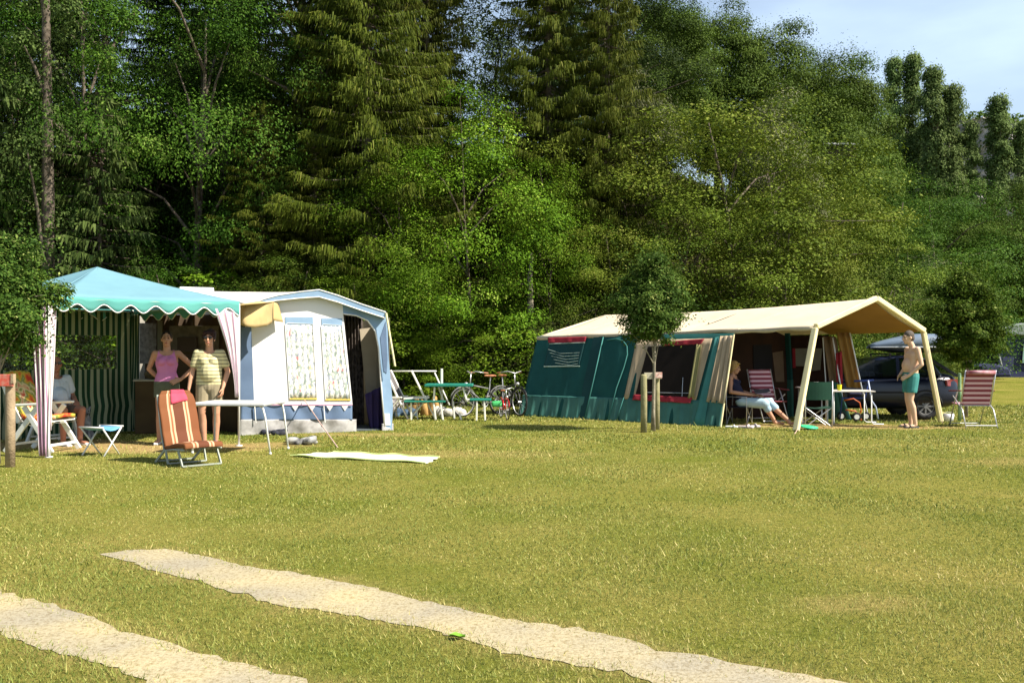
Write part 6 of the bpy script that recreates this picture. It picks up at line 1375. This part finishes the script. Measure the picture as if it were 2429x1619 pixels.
mb = MB(); mb.tube([g, g + V3(0, 0, .13), g + V3(0, 0, .14), g + V3(0, 0, .03)], [.085, .105, .095, .07], 20); mb.build('body', mat('bucket_white', (.76, .76, .84), rough=.4), bk_, True); mb = MB(); mb.tube([g + V3(.1 * math.cos(a), -.02, .13 + .05 * math.sin(a)) for a in [math.pi * k / 10 for k in range(11)]], .004, 5); mb.build('handle', SIL, bk_)
mb = MB(); g = G(2238, 990); mb.ell(g + V3(0, .1, .05), (.12, .10, .07)); tag(mb.build('ball_bag', mat('khaki_lump', (.33, .30, .12), rough=.9), None, True), 'khaki bag lying behind the white bucket', 'bag')

# towel, dark bundles
TW = mat('towel_white', (.80, .80, .62), (.72, .76, .50), scale=2, rough=.95, bump=.6, bscale=30)
c = [G(676, 1084), G(790, 1073.5), G(1042, 1088), G(1010, 1099.5)]
def tw(a, b):
    p = c[0].lerp(c[1], b * .9 + .1).lerp(c[3].lerp(c[2], b), a); return p + V3(.02 * math.sin(b * 19), .02 * math.sin(a * 23), .014 + .007 * math.sin(a * 17 + b * 4) + .005 * math.sin(b * 13))
mb = MB(); mb.sheet(tw, 70, 20); tw_o = mb.build('towel', TW, None, True, solid=.008); tag(tw_o, 'long pale yellow towel spread on the lawn in front of the awning', 'towel')
mb = MB(); mb.tube([V3(*tw(k / 60, 1)) + V3(0, 0, .006) for k in range(61)], .014, 5); mb.tube([V3(*tw(k / 60, 0)) + V3(0, 0, .006) for k in range(61)], .010, 5); mb.build('border', mat('lime_border', (.55, .66, .24), rough=.9), tw_o)
def bundle(px, py, rx, ry, h, m, label, name, cat, seed):
    random.seed(seed); mb = MB(); g = G(px, py)
    for i in range(9): mb.ell(g + V3(random.uniform(-rx, rx), random.uniform(-ry, ry), h * random.uniform(.2, .6)), (rx * random.uniform(.25, .5), ry * random.uniform(.5, .9), h * random.uniform(.35, .6)), 10, 6, Matrix.Rotation(random.uniform(-.5, .5), 3, 'Y'))
    o = bake_remesh(mb, name, m, None, .012, 3); tag(o, label, cat)
bundle(648, 1031, .19, .09, .09, mat('navy_lump', (.03, .035, .06), (.015, .015, .02), scale=20), 'pair of dark shoes left on the grass below the awning skirt', 'shoes', 'shoes', 3)
bundle(722, 1053, .26, .10, .10, mat('black_white_cloth', (.06, .06, .065), (.42, .42, .40), scale=9, detail=1), 'black and white bundle of clothes on the grass beside the guy rope', 'clothes_bundle', 'clothes', 5)
mb = MB(); mb.tube([G(672, 1052) + V3(0, 0, .02), G(700, 1054) + V3(0, 0, .04)], [.006, .03], 6); tag(mb.build('umbrella', BLACK, None, True), 'thin black umbrella tip sticking out of the clothes bundle', 'umbrella')

# ------------------------------------------------------------------ corner with chairs, airer, picnic table, bicycles
def lean_chair(px, label, dx=0):
    r = empty('deck_chair', (0, 0, 0), label, 'chair'); 
    for s in (-1, 1):
        mb = MB(); mb.bar((-.46, .20 * s, .98), (-.18, .20 * s, .40), .035, .075, up=(0, 1, 0)); mb.bar((-.18, .20 * s, .40), (.02, .20 * s, .0), .03, .06, up=(0, 1, 0)); mb.build('back_rail', PLW, r, bevel=.006)
        mb = MB(); mb.bar((-.62, .24 * s, .42), (-.10, .24 * s, .44), .05, .035); mb.build('armrest', PLW, r, bevel=.006)
        mb = MB(); mb.bar((-.15, .23 * s, .42), (-.50, .23 * s, 0), .03, .05, up=(0, 1, 0)); mb.build('leg', PLW, r, bevel=.006)
        mb = MB(); mb.tube([(-.35, .22 * s, .34), (-.34, .22 * s, 0)], .014, 6); mb.build('front_leg', PLW, r)
    mb = MB(); mb.sheet(lambda a, b: (-.60 + .45 * a, -.18 + .36 * b, .33 - .03 * math.sin(3.14 * a)), 8, 4); mb.sheet(lambda a, b: (-.17 - .27 * a, -.17 + .34 * b, .40 + .55 * a), 8, 4); mb.build('sling', mat('grey_sling', (.16, .15, .15), (.11, .10, .10)), r, True, solid=.006)
    g = V3((px - CX) * 18.9 / F, 18.9, 0); place(r, g, R(dx), 1.0); return r
lean_chair(972, 'white framed deck chair next to the right corner of the awning', -8)
lean_chair(1030, 'white framed deck chair left of the green picnic table', 6)
ai = empty('clothes_airer', U(1000, 988, 19.6), 'white clothes airer rail behind the two deck chairs', 'airer')
mb = MB(); mb.tube([U(916, 880, 19.9), U(1035, 880, 19.7)], .016, 8); mb.tube([U(1031, 884, 19.7), U(1066, 960, 19.4)], .016, 8); mb.tube([U(925, 884, 19.9), U(918, 985, 20)], .012, 8); mb.build('rail', PLW, ai, True)
mb = MB(); b = U(1048, 989, 19.0); b.z = 0; mb.bar(b, U(1048, 874, 19.0), .045, .045); mb.build('post', PLW, ai, bevel=.006)
# picnic table with two benches
pt = empty('picnic_table', (0, 0, 0), 'folding picnic table set with green tops and white legs next to the bicycles', 'table')
Yt = 18.7
def px_(px): return (px - CX) * Yt / F
mb = MB(); mb.box((px_(1066), Yt, .69), ((1122 - 1010) * Yt / F, .62, .05)); mb.build('table_top', GPL, pt, bevel=.01)
mb = MB(); mb.box((px_(1010), Yt - .15, .37), ((1062 - 965) * Yt / F, .28, .035)); mb.build('bench', GPL, pt, bevel=.008)
mb = MB(); mb.box((px_(1141), Yt - .25, .41), ((1168 - 1118) * Yt / F, .34, .04)); mb.build('bench', GPL, pt, bevel=.008)
for x0, z0, x1, z1, y in ((1133, .40, 1132, 0, -.38), (1150, .40, 1152, 0, -.38), (1033, .66, 1031, .35, -.2), (1031, .35, 1036, 0, -.25), (1047, .35, 1053, 0, -.25), (1099, .66, 1108, .40, -.2), (1108, .40, 1126, .28, -.2), (1090, .15, 1096, 0, -.2), (978, .36, 978, 0, -.2), (1074, .36, 1077, 0, .1), (1106, .42, 1125, .40, -.3), (1038, .66, 1050, .37, .2)):
    mb = MB(); mb.bar((px_(x0), Yt + y, z0), (px_(x1), Yt + y, z1), .035, .05, up=(0, 1, 0)); mb.build('leg', PLW, pt, bevel=.006)
par_loc = V3(px_(1066), Yt, 0); 
bundle(962, 987, .22, .12, .20, mat('blue_bag', (.06, .11, .18), (.04, .07, .12), scale=8), 'blue bag on the grass under the green bench', 'bag', 'bag', 8)
bundle(1013, 984, .26, .12, .42, mat('ochre_sack', (.40, .24, .08), (.32, .19, .06), scale=6), 'ochre brown sack leaning under the picnic table', 'sack', 'sack', 9)
bundle(1072, 987, .30, .12, .20, mat('white_sack', (.62, .60, .55), (.50, .48, .44), scale=6), 'whitish rolled bundle under the picnic table', 'bundle', 'bundle', 10)
bundle(925, 984, .22, .14, .50, mat('grey_net_sack', (.12, .11, .11), (.35, .33, .33), scale=12), 'grey heap of folded fabric beside the awning corner', 'fabric_heap', 'fabric', 12)
# bicycles
SAD = mat('tan_saddle', (.42, .17, .08), rough=.5)
def bike(label, frm, s=1.0, wr=.33, grip=SAD):
    r = empty('bicycle', (0, 0, 0), label, 'bicycle'); wb = .52
    for x in (-wb, wb):
        mb = MB(); mb.ring((x, 0, wr), (0, 1, 0), wr - .02, .019, 36, 6); w = mb.build('wheel', BLACK, r, True)
        mb = MB(); mb.ring((x, 0, wr), (0, 1, 0), wr - .042, .008, 32, 5); mb.tube([(x, -.04, wr), (x, .04, wr)], .022, 8)
        for k in range(14): a = k * math.pi / 7; mb.tube([(x, .02 * (-1) ** k, wr), (x + (wr - .045) * math.cos(a), 0, wr + (wr - .045) * math.sin(a))], .0018, 3, cap=False)
        mb.build('rim', METAL, w)
    bb = (-.08, 0, .29); st = (-.20, 0, .62); hd = (.33, 0, .72); hb = (.36, 0, .60)
    mb = MB()
    for p, q in ((bb, st), (bb, hb), (st, hd), (hd, hb)): mb.tube([p, q], .017, 8)
    for y in (-.05, .05): mb.tube([(-wb, y, wr), bb], .010, 6); mb.tube([(-wb, y, wr), (st[0], y * .4, .56)], .009, 6); mb.tube([(hb[0], y * .8, .60), (.45, y, .48), (wb, y, wr)], .011, 6)
    mb.build('frame', frm, r, True)
    mb = MB(); mb.tube([(-.20, 0, .60), (-.235, 0, .90)], .012, 8); mb.build('seat_post', SIL, r)
    mb = MB(); mb.ell((-.26, 0, .92), (.13, .075, .03)); mb.ell((-.14, 0, .925), (.09, .03, .022)); mb.build('saddle', SAD, r, True)
    mb = MB(); mb.tube([(.33, 0, .70), (.31, 0, .98)], .012, 8); mb.tube([(.14, -.28, 1.00), (.30, -.18, 1.03), (.33, 0, .98), (.30, .18, 1.03), (.14, .28, 1.00)], .012, 8); hbo = mb.build('handlebar', METAL, r, True)
    for y in (-.28, .28):
        mb = MB(); mb.tube([(.14, y, 1.0), (.03, y * 1.05, .99)], .016, 8); mb.build('grip', grip, hbo)
    mb = MB(); mb.ring((-.08, 0, .29), (0, 1, 0), .08, .008, 20, 5); mb.tube([(-.08, -.06, .29), (-.08, -.06, .13)], .009, 6); mb.tube([(-.08, .06, .29), (-.08, .06, .45)], .009, 6); mb.box((-.08, -.10, .125), (.08, .09, .02)); mb.box((-.08, .10, .455), (.08, .09, .02)); mb.build('crank', METAL, r)
    for x in (-wb, wb):
        mb = MB(); mb.tube([(x + (wr + .025) * math.cos(a), 0, wr + (wr + .025) * math.sin(a)) for a in [R(20) + R(150) * k / 12 for k in range(13)]], .012, 5); mb.build('mudguard', frm, r, True)
    mb = MB(); mb.ell((.44, 0, .74), (.05, .045, .045)); mb.build('lamp', METAL, r, True); return r
b1 = bike('bicycle with swept white handlebar behind the green picnic table', mat('grey_frame', (.20, .20, .20), rough=.4)); place(b1, (px_(1140), 19.7, 0), R(215), .92)
b2 = bike('dark bicycle with tan saddle next to the green tent wall', mat('black_frame', (.03, .03, .035), rough=.3)); place(b2, (px_(1203), 19.95, 0), R(-58), .92)
b3 = bike('small red children bicycle seen from the front at the green tent corner', mat('red_frame', (.60, .02, .03), rough=.3), .6, grip=mat('white_grip', (.7, .7, .75))); place(b3, (px_(1196), 18.75, 0), R(-78), .62)
mb = MB(); mb.box((0, 0, 0), (.22, .14, .12)); o = mb.build('bike_bag', mat('green_bag', (.08, .50, .16), rough=.5), None, bevel=.04); o.location = (px_(1178), 18.9, .30); tag(o, 'small bright green bag hanging by the red children bicycle', 'bag')

# fallen leaf on the track
mb = MB(); g = G(1085, 1516); mb.sheet(lambda a, b: (g.x + (a - .5) * .075, g.y + (b - .5) * .05 * math.sin(math.pi * min(max(a, .04), .96)), .014 + .012 * abs(b - .5) * 2 + .004 * math.sin(a * 6)), 10, 4); tag(mb.build('fallen_leaf', mat('fresh_leaf', (.18, .38, .03), rough=.5), None, True), 'single fresh green leaf lying on the pale gravel track', 'leaf')
